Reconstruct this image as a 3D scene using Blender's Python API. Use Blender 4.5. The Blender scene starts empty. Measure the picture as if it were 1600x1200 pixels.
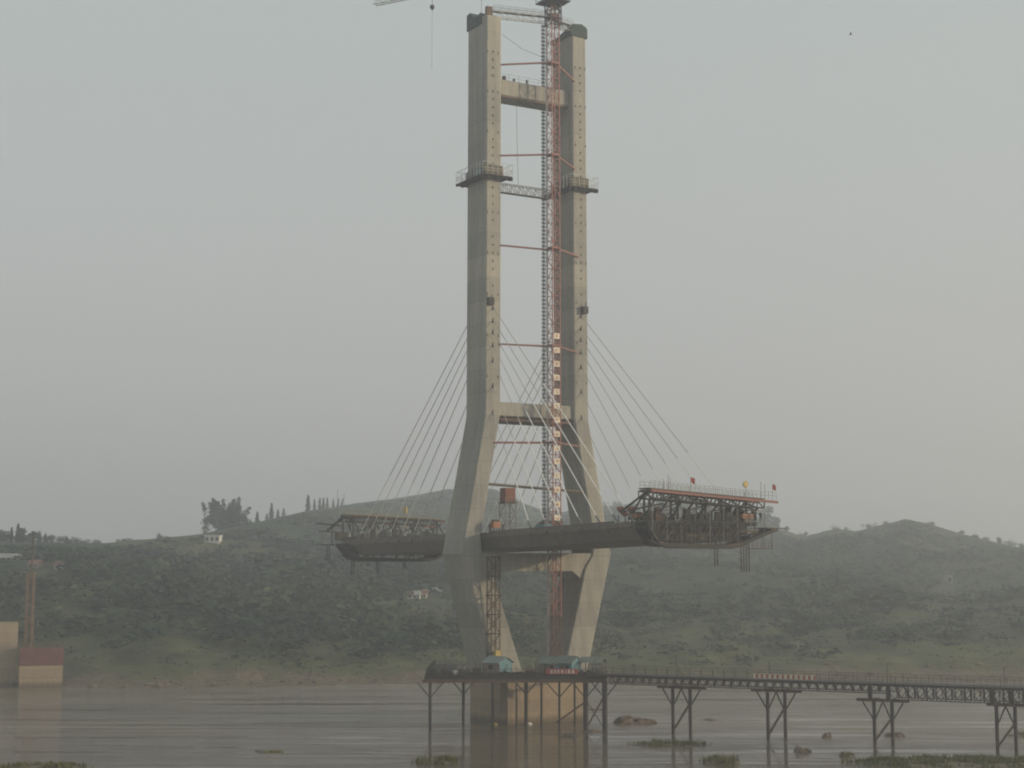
import bpy, bmesh, math, random
import numpy as np

# ------------------------------------------------------------------ camera, sky, sun, exposure
SC = bpy.context.scene
COL = SC.collection
CAM_H, FPX, HORIZON = 29.0, 2500.0, 890.0
PITCH = math.atan((HORIZON - 600.0) / FPX)
cam_data = bpy.data.cameras.new("camera")
cam = bpy.data.objects.new("camera", cam_data)
COL.objects.link(cam)
cam.location = (0, 0, CAM_H)
cam.rotation_euler = (math.pi / 2 + PITCH, 0, 0)
cam_data.sensor_width = 36.0
cam_data.lens = FPX / 1600.0 * 36.0
cam_data.clip_start = 1.0
cam_data.clip_end = 12000.0
SC.camera = cam

SUN_EL, SUN_AZ = 12.5, -10.0          # azimuth: degrees from +X towards +Y of the direction TO the sun
world = bpy.data.worlds.new("World")
SC.world = world
world.use_nodes = True
wn, wl = world.node_tree.nodes, world.node_tree.links
wn.clear()
w_out = wn.new("ShaderNodeOutputWorld")
w_bg = wn.new("ShaderNodeBackground")
w_sky = wn.new("ShaderNodeTexSky")
w_sky.sky_type = 'NISHITA'
w_sky.sun_disc = False
w_sky.sun_elevation = math.radians(SUN_EL)
w_sky.sun_rotation = math.radians(90.0 - SUN_AZ)
w_sky.air_density = 1.0
w_sky.dust_density = 7.0
w_sky.ozone_density = 1.0
w_hsv = wn.new("ShaderNodeHueSaturation")
w_hsv.inputs["Saturation"].default_value = 0.12
w_mix = wn.new("ShaderNodeMix")
w_mix.data_type = 'RGBA'
w_mix.inputs[0].default_value = 0.68
w_tc = wn.new("ShaderNodeTexCoord"); w_sep = wn.new("ShaderNodeSeparateXYZ"); w_cr = wn.new("ShaderNodeValToRGB")
wl.new(w_tc.outputs["Generated"], w_sep.inputs[0]); wl.new(w_sep.outputs[2], w_cr.inputs[0])
w_cr.color_ramp.elements[0].position = 0.0; w_cr.color_ramp.elements[0].color = (0.70, 0.675, 0.645, 1)     # smog: pinkish grey low down,
w_cr.color_ramp.elements[1].position = 0.40; w_cr.color_ramp.elements[1].color = (0.60, 0.675, 0.66, 1)     # cooler grey higher up
w_sc = wn.new("ShaderNodeVectorMath"); w_sc.operation = 'SCALE'; w_sc.inputs["Scale"].default_value = 10.0
wl.new(w_cr.outputs[0], w_sc.inputs[0]); wl.new(w_sc.outputs[0], w_mix.inputs[7])
wl.new(w_sky.outputs[0], w_hsv.inputs["Color"])
wl.new(w_hsv.outputs[0], w_mix.inputs[6])
wl.new(w_mix.outputs[2], w_bg.inputs["Color"])
w_bg.inputs["Strength"].default_value = 0.098
wl.new(w_bg.outputs[0], w_out.inputs["Surface"])

sun_data = bpy.data.lights.new("sun", 'SUN')
sun_data.energy = 3.2
sun_data.angle = math.radians(2.0)
sun_data.color = (1.0, 0.78, 0.50)
sun = bpy.data.objects.new("sun", sun_data)
COL.objects.link(sun)
_e, _a = math.radians(SUN_EL), math.radians(SUN_AZ)
from mathutils import Vector, Matrix
sun_dir = Vector((math.cos(_e) * math.cos(_a), math.cos(_e) * math.sin(_a), math.sin(_e)))
sun.rotation_euler = sun_dir.to_track_quat('Z', 'Y').to_euler()
sun.location = (300, -100, 300)

SC.view_settings.view_transform = 'Standard'
SC.view_settings.look = 'None'
SC.view_settings.exposure = 0.0
SC.view_settings.gamma = 1.0
SC.render.engine = 'CYCLES'
SC.cycles.use_denoising = True
SC.cycles.filter_width = 2.0
SC.cycles.max_bounces = 6
SC.cycles.volume_bounces = 2
SC.cycles.caustics_reflective = False
SC.cycles.caustics_refractive = False
HAZE_DENSITY = 0.00067

RNG = np.random.default_rng(7)
random.seed(7)

# ------------------------------------------------------------------ frames and unprojection
CT, ST = math.cos(PITCH), math.sin(PITCH)
def ray(px, py):
    a, b = (px - 800) / FPX, (600 - py) / FPX
    return np.array([a, CT - b * ST, ST + b * CT])
def on_Y(px, py, Y):
    r = ray(px, py); t = Y / r[1]
    return (r[0] * t, Y, CAM_H + r[2] * t)
def on_Z(px, py, z=0.0):
    r = ray(px, py); t = (z - CAM_H) / r[2]
    return (r[0] * t, r[1] * t, z)
TX, TY, PHI = 3.14, 316.0, math.radians(30.3)
CP, SP = math.cos(PHI), math.sin(PHI)
def W(u, v, z):                      # bridge frame: u across the bridge, v along the deck (+v towards the camera)
    return (TX + u * CP + v * SP, TY + u * SP - v * CP, z)
def on_v(px, py, v):                 # -> (u, v, z) on the cross plane v
    r = ray(px, py); n = (SP, -CP)
    o = (-TX, -TY)
    t = (v - o[0] * n[0] - o[1] * n[1]) / (r[0] * n[0] + r[1] * n[1])
    x, y = o[0] + r[0] * t, o[1] + r[1] * t
    return (x * CP + y * SP, v, CAM_H + r[2] * t)
def ident(x, y, z): return (x, y, z)

def rotframe(cx, cy, t):
    c, s_ = math.cos(t), math.sin(t)
    return lambda x, y, zz: (cx + x*c - y*s_, cy + x*s_ + y*c, zz)

# ------------------------------------------------------------------ materials
MATS = {}
def nt(name):
    m = bpy.data.materials.new(name); m.use_nodes = True
    n, l = m.node_tree.nodes, m.node_tree.links
    return m, n, l, n["Principled BSDF"]
def pos_node(n): return n.new("ShaderNodeNewGeometry").outputs["Position"]
def mapping(n, l, scale, src=None):
    mp = n.new("ShaderNodeMapping"); mp.inputs["Scale"].default_value = scale
    l.new(src if src is not None else pos_node(n), mp.inputs["Vector"]); return mp.outputs[0]
def noise(n, l, vec, scale, detail=4, rough=0.6):
    t = n.new("ShaderNodeTexNoise"); t.inputs["Scale"].default_value = scale
    t.inputs["Detail"].default_value = detail; t.inputs["Roughness"].default_value = rough
    l.new(vec, t.inputs["Vector"]); return t.outputs["Fac"]
def ramp(n, l, fac, stops):
    r = n.new("ShaderNodeValToRGB"); e = r.color_ramp.elements
    while len(e) < len(stops): e.new(0.5)
    for k, (p, c) in enumerate(stops):
        e[k].position = p; e[k].color = (*c, 1)
    l.new(fac, r.inputs[0]); return r.outputs[0]
def mixc(n, l, fac, a, b, mode='MIX'):
    m = n.new("ShaderNodeMix"); m.data_type = 'RGBA'; m.blend_type = mode
    if isinstance(fac, float): m.inputs[0].default_value = fac
    else: l.new(fac, m.inputs[0])
    for sock, x in ((m.inputs[6], a), (m.inputs[7], b)):
        if isinstance(x, tuple): sock.default_value = (*x, 1)
        else: l.new(x, sock)
    return m.outputs[2]
def simple(name, c, rough=0.7, metal=0.0, var=0.25, scale=1.2, spot=None):
    m, n, l, p = nt(name)
    f = noise(n, l, pos_node(n), scale, 5, 0.65)
    d = tuple(x * (1 - var) for x in c); b = tuple(min(1, x * (1 + var)) for x in c)
    col = ramp(n, l, f, [(0.3, d), (0.7, b)])
    if spot:
        f2 = noise(n, l, pos_node(n), scale * 2.7, 4, 0.7)
        k = ramp(n, l, f2, [(0.52, (0, 0, 0)), (0.68, (1, 1, 1))])
        col = mixc(n, l, k, col, spot)
    l.new(col, p.inputs["Base Color"]); p.inputs["Roughness"].default_value = rough
    p.inputs["Metallic"].default_value = metal
    MATS[name] = m; return m

def concrete(name, c, lift=4.5, streak=0.5, warm=(1.04, 1.0, 0.9), jt=0.80):
    m, n, l, p = nt(name)
    pos = pos_node(n)
    big = noise(n, l, mapping(n, l, (0.10, 0.10, 0.05), pos), 1.0, 4, 0.6)
    fine = noise(n, l, mapping(n, l, (1.4, 1.4, 1.4), pos), 1.0, 5, 0.65)
    vert = noise(n, l, mapping(n, l, (1.1, 1.1, 0.05), pos), 1.0, 4, 0.6)
    sep = n.new("ShaderNodeSeparateXYZ"); l.new(pos, sep.inputs[0])
    md = n.new("ShaderNodeMath"); md.operation = 'DIVIDE'; md.inputs[1].default_value = lift; l.new(sep.outputs[2], md.inputs[0])
    fr = n.new("ShaderNodeMath"); fr.operation = 'FRACT'; l.new(md.outputs[0], fr.inputs[0])
    fl = n.new("ShaderNodeMath"); fl.operation = 'FLOOR'; l.new(md.outputs[0], fl.inputs[0])
    wnz = n.new("ShaderNodeTexWhiteNoise"); wnz.noise_dimensions = '1D'; l.new(fl.outputs[0], wnz.inputs["W"])
    joint = ramp(n, l, fr.outputs[0], [(0.0, (jt, jt, jt)), (0.02, (jt+0.03, jt+0.03, jt+0.03)), (0.05, (1, 1, 1)), (1.0, (1, 1, 1))])
    tone = ramp(n, l, wnz.outputs["Value"], [(0.0, (0.87, 0.87, 0.88)), (1.0, (1.08, 1.07, 1.04))])
    base = ramp(n, l, big, [(0.3, tuple(x * 0.76 for x in c)), (0.7, tuple(x * w for x, w in zip(c, warm)))])
    col = mixc(n, l, 1.0, base, tone, 'MULTIPLY')
    col = mixc(n, l, 1.0, col, joint, 'MULTIPLY')
    sk = ramp(n, l, vert, [(0.35, (0.74, 0.74, 0.75)), (0.6, (1, 1, 1))])
    col = mixc(n, l, streak, col, sk, 'MULTIPLY')
    fk = ramp(n, l, fine, [(0.3, (0.86, 0.86, 0.86)), (0.7, (1.06, 1.06, 1.06))])
    col = mixc(n, l, 1.0, col, fk, 'MULTIPLY')
    wet = n.new("ShaderNodeMath"); wet.operation = 'MULTIPLY_ADD'; wet.inputs[1].default_value = 1.6; l.new(vert, wet.inputs[0]); l.new(sep.outputs[2], wet.inputs[2])
    wk = n.new("ShaderNodeMapRange"); wk.inputs["From Min"].default_value = 1.35; wk.inputs["From Max"].default_value = 2.6; l.new(wet.outputs[0], wk.inputs["Value"])
    col = mixc(n, l, wk.outputs[0], mixc(n, l, 0.75, col, (0.085, 0.068, 0.046)), col)      # mud line left by the river
    l.new(col, p.inputs["Base Color"]); p.inputs["Roughness"].default_value = 0.88
    bp = n.new("ShaderNodeBump"); bp.inputs["Strength"].default_value = 0.35; bp.inputs["Distance"].default_value = 0.06
    l.new(fine, bp.inputs["Height"]); l.new(bp.outputs[0], p.inputs["Normal"])
    MATS[name] = m; return m
concrete("concrete_tower", (0.37, 0.366, 0.34), streak=0.8)
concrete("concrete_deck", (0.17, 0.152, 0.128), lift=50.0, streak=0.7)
concrete("concrete_pier", (0.385, 0.315, 0.232), lift=2.2, streak=0.3, jt=0.72)
simple("red_steel", (0.19, 0.065, 0.052), 0.6, 0.0, 0.35, 1.5, (0.14, 0.05, 0.04))
simple("crane_red", (0.26, 0.088, 0.068), 0.6, 0.0, 0.3, 1.0, (0.13, 0.075, 0.065))
simple("dark_steel", (0.032, 0.030, 0.028), 0.8, 0.0, 0.4, 1.5, (0.065, 0.042, 0.03))
simple("rust_steel", (0.11, 0.066, 0.045), 0.85, 0.0, 0.4, 1.5, (0.08, 0.05, 0.035))
simple("grey_steel", (0.17, 0.175, 0.17), 0.6, 0.0, 0.3, 1.5, (0.13, 0.09, 0.06))
simple("pale_steel", (0.42, 0.43, 0.42), 0.5, 0.0, 0.2, 1.5)
simple("white_paint", (0.72, 0.72, 0.70), 0.5, 0.0, 0.12, 2.0)
simple("cable_grey", (0.36, 0.36, 0.35), 0.5, 0.0, 0.15, 2.0)
simple("sheath_white", (0.74, 0.74, 0.71), 0.45, 0.0, 0.1, 1.0)
simple("sign_cream", (0.66, 0.58, 0.46), 0.6, 0.0, 0.12, 3.0)
simple("sign_red", (0.33, 0.10, 0.07), 0.6, 0.0, 0.12, 3.0)
simple("green_net", (0.030, 0.052, 0.047), 0.9, 0.0, 0.4, 2.0)
simple("timber", (0.105, 0.09, 0.062), 0.9, 0.0, 0.4, 1.5, (0.18, 0.15, 0.09))
simple("plank_pale", (0.27, 0.24, 0.15), 0.9, 0.0, 0.3, 1.5)
simple("orange_paint", (0.32, 0.14, 0.065), 0.6, 0.0, 0.25, 1.5)
simple("yellow_paint", (0.45, 0.33, 0.09), 0.6, 0.0, 0.2, 1.5)
simple("tank_rust", (0.22, 0.085, 0.05), 0.85, 0.0, 0.35, 0.9, (0.17, 0.07, 0.05))
simple("blue_sheet", (0.075, 0.19, 0.235), 0.6, 0.0, 0.25, 0.8)
simple("mauve_sheet", (0.22, 0.17, 0.16), 0.7, 0.0, 0.25, 0.8)
simple("roof_sheet", (0.25, 0.29, 0.27), 0.6, 0.0, 0.25, 0.8, (0.18, 0.16, 0.14))
simple("banner_red", (0.34, 0.06, 0.05), 0.7, 0.0, 0.15, 1.0)
simple("flag_red", (0.36, 0.06, 0.05), 0.8, 0.0, 0.15, 1.0)
simple("dark_opening", (0.02, 0.02, 0.02), 0.9, 0.0, 0.2, 1.0)
simple("glass_dark", (0.03, 0.035, 0.04), 0.2, 0.0, 0.2, 1.0)
simple("mast_orange", (0.20, 0.125, 0.07), 0.7, 0.0, 0.3, 1.0, (0.13, 0.08, 0.055))
simple("form_dark", (0.034, 0.033, 0.03), 0.9, 0.0, 0.5, 0.9, (0.07, 0.055, 0.038))  # shade of the open traveller end put into this near-black colour
simple("house_white", (0.60, 0.59, 0.54), 0.8, 0.0, 0.12, 0.4)
simple("house_grey", (0.29, 0.285, 0.27), 0.85, 0.0, 0.2, 0.4)
simple("roof_tile", (0.20, 0.105, 0.075), 0.85, 0.0, 0.3, 0.6)
simple("bark", (0.09, 0.07, 0.05), 0.95, 0.0, 0.3, 2.0)
simple("rock", (0.15, 0.115, 0.085), 0.95, 0.0, 0.4, 0.8, (0.10, 0.075, 0.055))
simple("mud", (0.13, 0.105, 0.07), 0.9, 0.0, 0.35, 0.6)
simple("form_red", (0.15, 0.062, 0.052), 0.8, 0.0, 0.3, 0.6, (0.10, 0.055, 0.048))
simple("worker_cloth", (0.05, 0.05, 0.07), 0.9, 0.0, 0.3, 3.0)
simple("skin", (0.36, 0.22, 0.15), 0.7, 0.0, 0.1, 3.0)
simple("helmet", (0.6, 0.42, 0.06), 0.5, 0.0, 0.1, 3.0)

def foliage(name, lo, hi):
    m, n, l, p = nt(name)
    at = n.new("ShaderNodeAttribute"); at.attribute_name = "tint"
    f = noise(n, l, pos_node(n), 0.5, 3, 0.6)
    col = ramp(n, l, at.outputs["Fac"], [(0.0, lo), (1.0, hi)])
    k = ramp(n, l, f, [(0.3, (0.75, 0.75, 0.75)), (0.7, (1.2, 1.2, 1.1))])
    col = mixc(n, l, 1.0, col, k, 'MULTIPLY')
    l.new(col, p.inputs["Base Color"]); p.inputs["Roughness"].default_value = 0.85
    p.inputs["Specular IOR Level"].default_value = 0.15
    MATS[name] = m
foliage("leaf", (0.019, 0.041, 0.033), (0.074, 0.093, 0.048))
foliage("grass_blade", (0.06, 0.075, 0.025), (0.16, 0.15, 0.05))

def terrain_mat():
    m, n, l, p = nt("hillside")
    pos = pos_node(n)
    n1 = noise(n, l, mapping(n, l, (0.012, 0.012, 0.03), pos), 1.0, 6, 0.62)
    n2 = noise(n, l, mapping(n, l, (0.07, 0.07, 0.09), pos), 1.0, 5, 0.65)
    n3 = noise(n, l, mapping(n, l, (0.45, 0.45, 0.45), pos), 1.0, 4, 0.65)
    a = ramp(n, l, n1, [(0.42, (0.026, 0.048, 0.036)), (0.50, (0.050, 0.068, 0.042)), (0.60, (0.125, 0.118, 0.062))])
    b = ramp(n, l, n2, [(0.36, (0.022, 0.044, 0.033)), (0.64, (0.072, 0.084, 0.048))])
    col = mixc(n, l, 0.5, a, b)
    k = ramp(n, l, n3, [(0.3, (0.6, 0.62, 0.6)), (0.7, (1.3, 1.28, 1.2))])
    col = mixc(n, l, 1.0, col, k, 'MULTIPLY')
    sep = n.new("ShaderNodeSeparateXYZ"); l.new(pos, sep.inputs[0])
    ad = n.new("ShaderNodeMath"); ad.operation = 'MULTIPLY_ADD'; ad.inputs[1].default_value = 11.0; l.new(n2, ad.inputs[0]); l.new(sep.outputs[2], ad.inputs[2])
    mr = n.new("ShaderNodeMapRange"); mr.inputs["From Min"].default_value = 6.3; mr.inputs["From Max"].default_value = 8.6
    l.new(ad.outputs[0], mr.inputs["Value"])
    foot = n.new("ShaderNodeMapRange"); foot.inputs["From Min"].default_value = 11.0; foot.inputs["From Max"].default_value = 34.0; foot.inputs["To Min"].default_value = 0.75; foot.inputs["To Max"].default_value = 0.0
    l.new(ad.outputs[0], foot.inputs["Value"])
    meadow = ramp(n, l, n2, [(0.35, (0.070, 0.078, 0.040)), (0.65, (0.150, 0.145, 0.070))])
    col = mixc(n, l, foot.outputs[0], col, meadow)
    sand = ramp(n, l, n3, [(0.3, (0.11, 0.085, 0.062)), (0.7, (0.19, 0.155, 0.112))])
    col = mixc(n, l, mr.outputs[0], sand, col)
    l.new(col, p.inputs["Base Color"]); p.inputs["Roughness"].default_value = 0.95
    p.inputs["Specular IOR Level"].default_value = 0.1
    bp = n.new("ShaderNodeBump"); bp.inputs["Strength"].default_value = 0.8; bp.inputs["Distance"].default_value = 1.2
    l.new(n3, bp.inputs["Height"]); l.new(bp.outputs[0], p.inputs["Normal"])
    MATS["hillside"] = m
terrain_mat()

def water_mat():
    m, n, l, p = nt("river_water")
    pos = pos_node(n)
    mud = noise(n, l, mapping(n, l, (0.010, 0.05, 1.0), pos), 1.0, 4, 0.6)
    p.inputs["IOR"].default_value = 1.33
    p.inputs["Specular IOR Level"].default_value = 0.08
    # calm slicks and wind-ruffled streaks run across the river
    band = noise(n, l, mapping(n, l, (0.0065, 0.052, 1.0), pos), 1.0, 4, 0.62)
    bandk = ramp(n, l, band, [(0.40, (0.30, 0.30, 0.30)), (0.60, (1, 1, 1))])
    sepw = n.new("ShaderNodeSeparateXYZ"); l.new(pos, sepw.inputs[0])       # sheltered shallows on the near side, current beyond; mask also paints near water darker
    wob = n.new("ShaderNodeMath"); wob.operation = 'MULTIPLY_ADD'; wob.inputs[1].default_value = 75.0; l.new(band, wob.inputs[0]); l.new(sepw.outputs[1], wob.inputs[2])
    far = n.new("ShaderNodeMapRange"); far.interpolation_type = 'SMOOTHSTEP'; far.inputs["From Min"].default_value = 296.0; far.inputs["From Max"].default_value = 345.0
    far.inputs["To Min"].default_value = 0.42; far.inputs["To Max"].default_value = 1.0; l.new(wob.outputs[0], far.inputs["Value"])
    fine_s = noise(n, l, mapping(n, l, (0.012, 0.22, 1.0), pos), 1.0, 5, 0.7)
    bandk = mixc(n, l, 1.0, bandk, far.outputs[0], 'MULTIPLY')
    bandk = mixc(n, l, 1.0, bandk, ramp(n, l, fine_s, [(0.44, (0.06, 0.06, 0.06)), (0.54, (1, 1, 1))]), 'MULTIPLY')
    far_lightened = ramp(n, l, mud, [(0.3, (0.15, 0.124, 0.092)), (0.7, (0.22, 0.185, 0.14))])       # far water: muddy base lightened to make up for weak reflection
    clear = ramp(n, l, mud, [(0.3, (0.055, 0.043, 0.028)), (0.7, (0.080, 0.063, 0.042))])       # near water: dimmer reflection put into a darker base colour
    sp = n.new("ShaderNodeMapRange"); sp.inputs["To Min"].default_value = 0.06; sp.inputs["To Max"].default_value = 0.22  # reflection turned down on the near side to darken it
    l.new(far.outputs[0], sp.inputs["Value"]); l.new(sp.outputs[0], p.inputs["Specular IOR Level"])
    l.new(mixc(n, l, far.outputs[0], clear, far_lightened), p.inputs["Base Color"])
    rip = noise(n, l, mapping(n, l, (0.16, 0.75, 1.0), pos), 1.0, 3, 0.6)
    rip2 = noise(n, l, mapping(n, l, (0.9, 2.6, 1.0), pos), 1.0, 2, 0.5)
    s = n.new("ShaderNodeMath"); s.operation = 'MULTIPLY_ADD'; s.inputs[1].default_value = 0.4; l.new(rip2, s.inputs[0]); l.new(rip, s.inputs[2])
    h = n.new("ShaderNodeMath"); h.operation = 'MULTIPLY'; l.new(s.outputs[0], h.inputs[0]); l.new(bandk, h.inputs[1])
    bp = n.new("ShaderNodeBump"); bp.inputs["Strength"].default_value = 1.0; bp.inputs["Distance"].default_value = 0.22
    l.new(h.outputs[0], bp.inputs["Height"]); l.new(bp.outputs[0], p.inputs["Normal"])
    rr = ramp(n, l, bandk, [(0.0, (0.05, 0.05, 0.05)), (1.0, (0.22, 0.22, 0.22))])
    l.new(rr, p.inputs["Roughness"])
    MATS["river_water"] = m
water_mat()

# ------------------------------------------------------------------ mesh helpers
class MB:
    def __init__(self, fr=ident): self.v, self.f, self.fr = [], [], fr
    def quadbox(self, c8):
        b = len(self.v); self.v += [tuple(map(float, p)) for p in c8]
        self.f += [(b, b+3, b+2, b+1), (b+4, b+5, b+6, b+7), (b, b+1, b+5, b+4), (b+1, b+2, b+6, b+5), (b+2, b+3, b+7, b+6), (b+3, b, b+4, b+7)]
        return self
    def box(self, x0, x1, y0, y1, z0, z1):
        return self.quadbox([self.fr(*q) for q in ((x0,y0,z0),(x1,y0,z0),(x1,y1,z0),(x0,y1,z0),(x0,y0,z1),(x1,y0,z1),(x1,y1,z1),(x0,y1,z1))])
    def bar(self, p, q, w, h=None, n=4):
        h = h or w
        p, q = np.array(self.fr(*p), float), np.array(self.fr(*q), float)
        d = q - p; L = np.linalg.norm(d)
        if L < 1e-6: return self
        d /= L
        up = np.array([0, 0, 1.0]) if abs(d[2]) < 0.95 else np.array([CP, SP, 0.0])
        a = np.cross(d, up); a /= np.linalg.norm(a); b = np.cross(a, d)
        if n == 4:
            o = [(-a*w/2 - b*h/2), (a*w/2 - b*h/2), (a*w/2 + b*h/2), (-a*w/2 + b*h/2)]
            return self.quadbox([p + k for k in o] + [q + k for k in o])
        s = len(self.v)
        for c in (p, q):
            for k in range(n):
                t = 2 * math.pi * k / n
                self.v.append(tuple(c + a * math.cos(t) * w / 2 + b * math.sin(t) * h / 2))
        for k in range(n):
            self.f.append((s + k, s + (k+1) % n, s + n + (k+1) % n, s + n + k))
        self.f.append(tuple(range(s + n - 1, s - 1, -1))); self.f.append(tuple(range(s + n, s + 2*n)))
        return self
    def loft(self, rings):
        """rings: lists of points with equal counts; closed sections joined and capped"""
        n = len(rings[0]); s = len(self.v)
        for r in rings: self.v += [tuple(map(float, self.fr(*p))) for p in r]
        for i in range(len(rings) - 1):
            for k in range(n):
                a, b = s + i*n + k, s + i*n + (k+1) % n
                self.f.append((a, b, b + n, a + n))
        self.f.append(tuple(range(s + n - 1, s - 1, -1)))
        e = s + (len(rings) - 1) * n
        self.f.append(tuple(range(e, e + n)))
        return self
    def mesh(self, name, origin=(0, 0, 0)):
        me = bpy.data.meshes.new(name)
        o = np.array(origin)
        me.from_pydata([tuple(np.array(p) - o) for p in self.v], [], self.f)
        bm = bmesh.new(); bm.from_mesh(me); bmesh.ops.recalc_face_normals(bm, faces=bm.faces); bm.to_mesh(me); bm.free()
        return me
    def centre(self):
        a = np.array(self.v); return ((a[:, 0].min()+a[:, 0].max())/2, (a[:, 1].min()+a[:, 1].max())/2, a[:, 2].min())
    def part(self, name, mat, parent):
        """a part of a thing (or of a part): meshes keep the root's origin"""
        r = parent
        while r.parent: r = r.parent
        me = self.mesh(name, r.location); me.materials.append(MATS[mat])
        ob = bpy.data.objects.new(name, me); COL.objects.link(ob); ob.parent = parent
        return ob
    def thing(self, name, mat, label, cat, group=None, kind=None):
        o = self.centre(); me = self.mesh(name, o); me.materials.append(MATS[mat])
        ob = bpy.data.objects.new(name, me); COL.objects.link(ob); ob.location = o
        tag(ob, label, cat, group, kind); return ob
def tag(o, label, cat, group=None, kind=None):
    o["label"] = label; o["category"] = cat
    if group: o["group"] = group
    if kind: o["kind"] = kind
def root(name, loc, label, cat, group=None, kind=None):
    o = bpy.data.objects.new(name, None); COL.objects.link(o); o.location = loc; o.empty_display_size = 0.5
    tag(o, label, cat, group, kind); return o
def lattice(mb, c, w, z0, z1, bay, chord=0.16, brace=0.08, ax=(1, 0), faces=4):
    """square lattice mast in mb's frame"""
    h = w / 2
    cs = [(c[0] - h, c[1] - h), (c[0] + h, c[1] - h), (c[0] + h, c[1] + h), (c[0] - h, c[1] + h)]
    for x, y in cs: mb.bar((x, y, z0), (x, y, z1), chord)
    nb = max(1, int(round((z1 - z0) / bay)))
    for i in range(nb + 1):
        z = z0 + (z1 - z0) * i / nb
        for k in range(faces):
            a, b = cs[k], cs[(k+1) % 4]
            mb.bar((*a, z), (*b, z), brace)
            if i < nb:
                zz = z0 + (z1 - z0) * (i + 1) / nb
                if (i + k) % 2: a, b = b, a
                mb.bar((*a, z), (*b, zz), brace)
    return mb
def truss(mb, p, q, depth, bays, chord=0.14, brace=0.08):
    """flat truss hanging below the line p-q"""
    p, q = np.array(p, float), np.array(q, float); dn = np.array([0, 0, -depth])
    mb.bar(p, q, chord); mb.bar(p + dn, q + dn, chord)
    for i in range(bays + 1):
        a = p + (q - p) * i / bays
        mb.bar(a, a + dn, brace)
        if i < bays:
            b = p + (q - p) * (i + 1) / bays
            if i % 2: mb.bar(a, b + dn, brace)
            else: mb.bar(a + dn, b, brace)
    return mb
def railing(mb, p, q, h=1.15, step=2.0, r=0.05, rails=2):
    p, q = np.array(p, float), np.array(q, float)
    n = max(1, int(np.linalg.norm(q - p) / step)); up = np.array([0, 0, h])
    for i in range(n + 1):
        a = p + (q - p) * i / n; mb.bar(a, a + up, r)
    for k in range(rails):
        e = up * (1 - 0.5 * k); mb.bar(p + e, q + e, r)
    return mb
ORD = ["first", "second", "third", "fourth", "fifth", "sixth", "seventh", "eighth", "ninth", "tenth", "eleventh", "twelfth",
       "thirteenth", "fourteenth", "fifteenth", "sixteenth", "seventeenth", "eighteenth"]

# ------------------------------------------------------------------ terrain
def vnoise(x, y, seed=0):
    x, y = np.asarray(x, float), np.asarray(y, float)
    xi, yi = np.floor(x).astype(np.int64), np.floor(y).astype(np.int64)
    fx, fy = x - xi, y - yi
    fx, fy = fx*fx*(3-2*fx), fy*fy*(3-2*fy)
    def h(i, j):
        k = (i * 374761393 + j * 668265263 + seed * 1442695041) & 0xffffffff
        k = ((k ^ (k >> 13)) * 1274126177) & 0xffffffff
        return ((k ^ (k >> 16)) & 0xffff) / 65535.0
    return (h(xi, yi)*(1-fx)+h(xi+1, yi)*fx)*(1-fy)+(h(xi, yi+1)*(1-fx)+h(xi+1, yi+1)*fx)*fy
def fbm(x, y, seed=0, o=4):
    s, a, t = 0, 1.0, 0
    for k in range(o):
        s = s + a * vnoise(np.asarray(x)*2**k, np.asarray(y)*2**k, seed+k); t += a; a *= 0.5
    return s / t - 0.5
RIDGE = np.array([(-1400,840,700),(-600,836,700),(-100,846,690),(0,848,690),(150,852,700),(230,845,740),(320,834,780),(400,817,850),(480,799,950),(540,789,1050),
    (600,782,1180),(640,776,1280),(700,765,1350),(775,766,1400),(810,784,1450),(842,796,1500),(880,804,1500),(941,798,1450),(977,789,1400),
    (1050,782,1300),(1110,786,1250),(1180,808,1200),(1225,831,1150),(1260,841,1100),(1300,831,1080),(1340,830,1080),(1370,822,1090),(1398,816,1100),(1415,811,1100),
    (1432,815,1100),(1450,818,1090),(1500,834,1060),(1550,847,1030),(1600,858,1000),(1800,872,950),(2200,850,950),(3000,850,950)], float)
SHOULD = np.array([(-1400,900,540),(-100,897,540),(0,893,540),(100,886,540),(200,886,560),(300,893,570),(400,905,600),(500,912,640),(640,905,700),(800,900,750),(950,905,700),
    (1100,905,700),(1250,920,680),(1400,930,650),(1500,952,640),(1600,940,620),(1750,930,620),(3000,930,620)], float)
SHORE = np.array([(-1400,410),(0,408),(90,406),(250,398),(400,403),(560,412),(700,416),(1000,420),(1600,424),(3000,430)], float)
def zpx(y, d): return CAM_H + (HORIZON - y) / FPX * d
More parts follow.
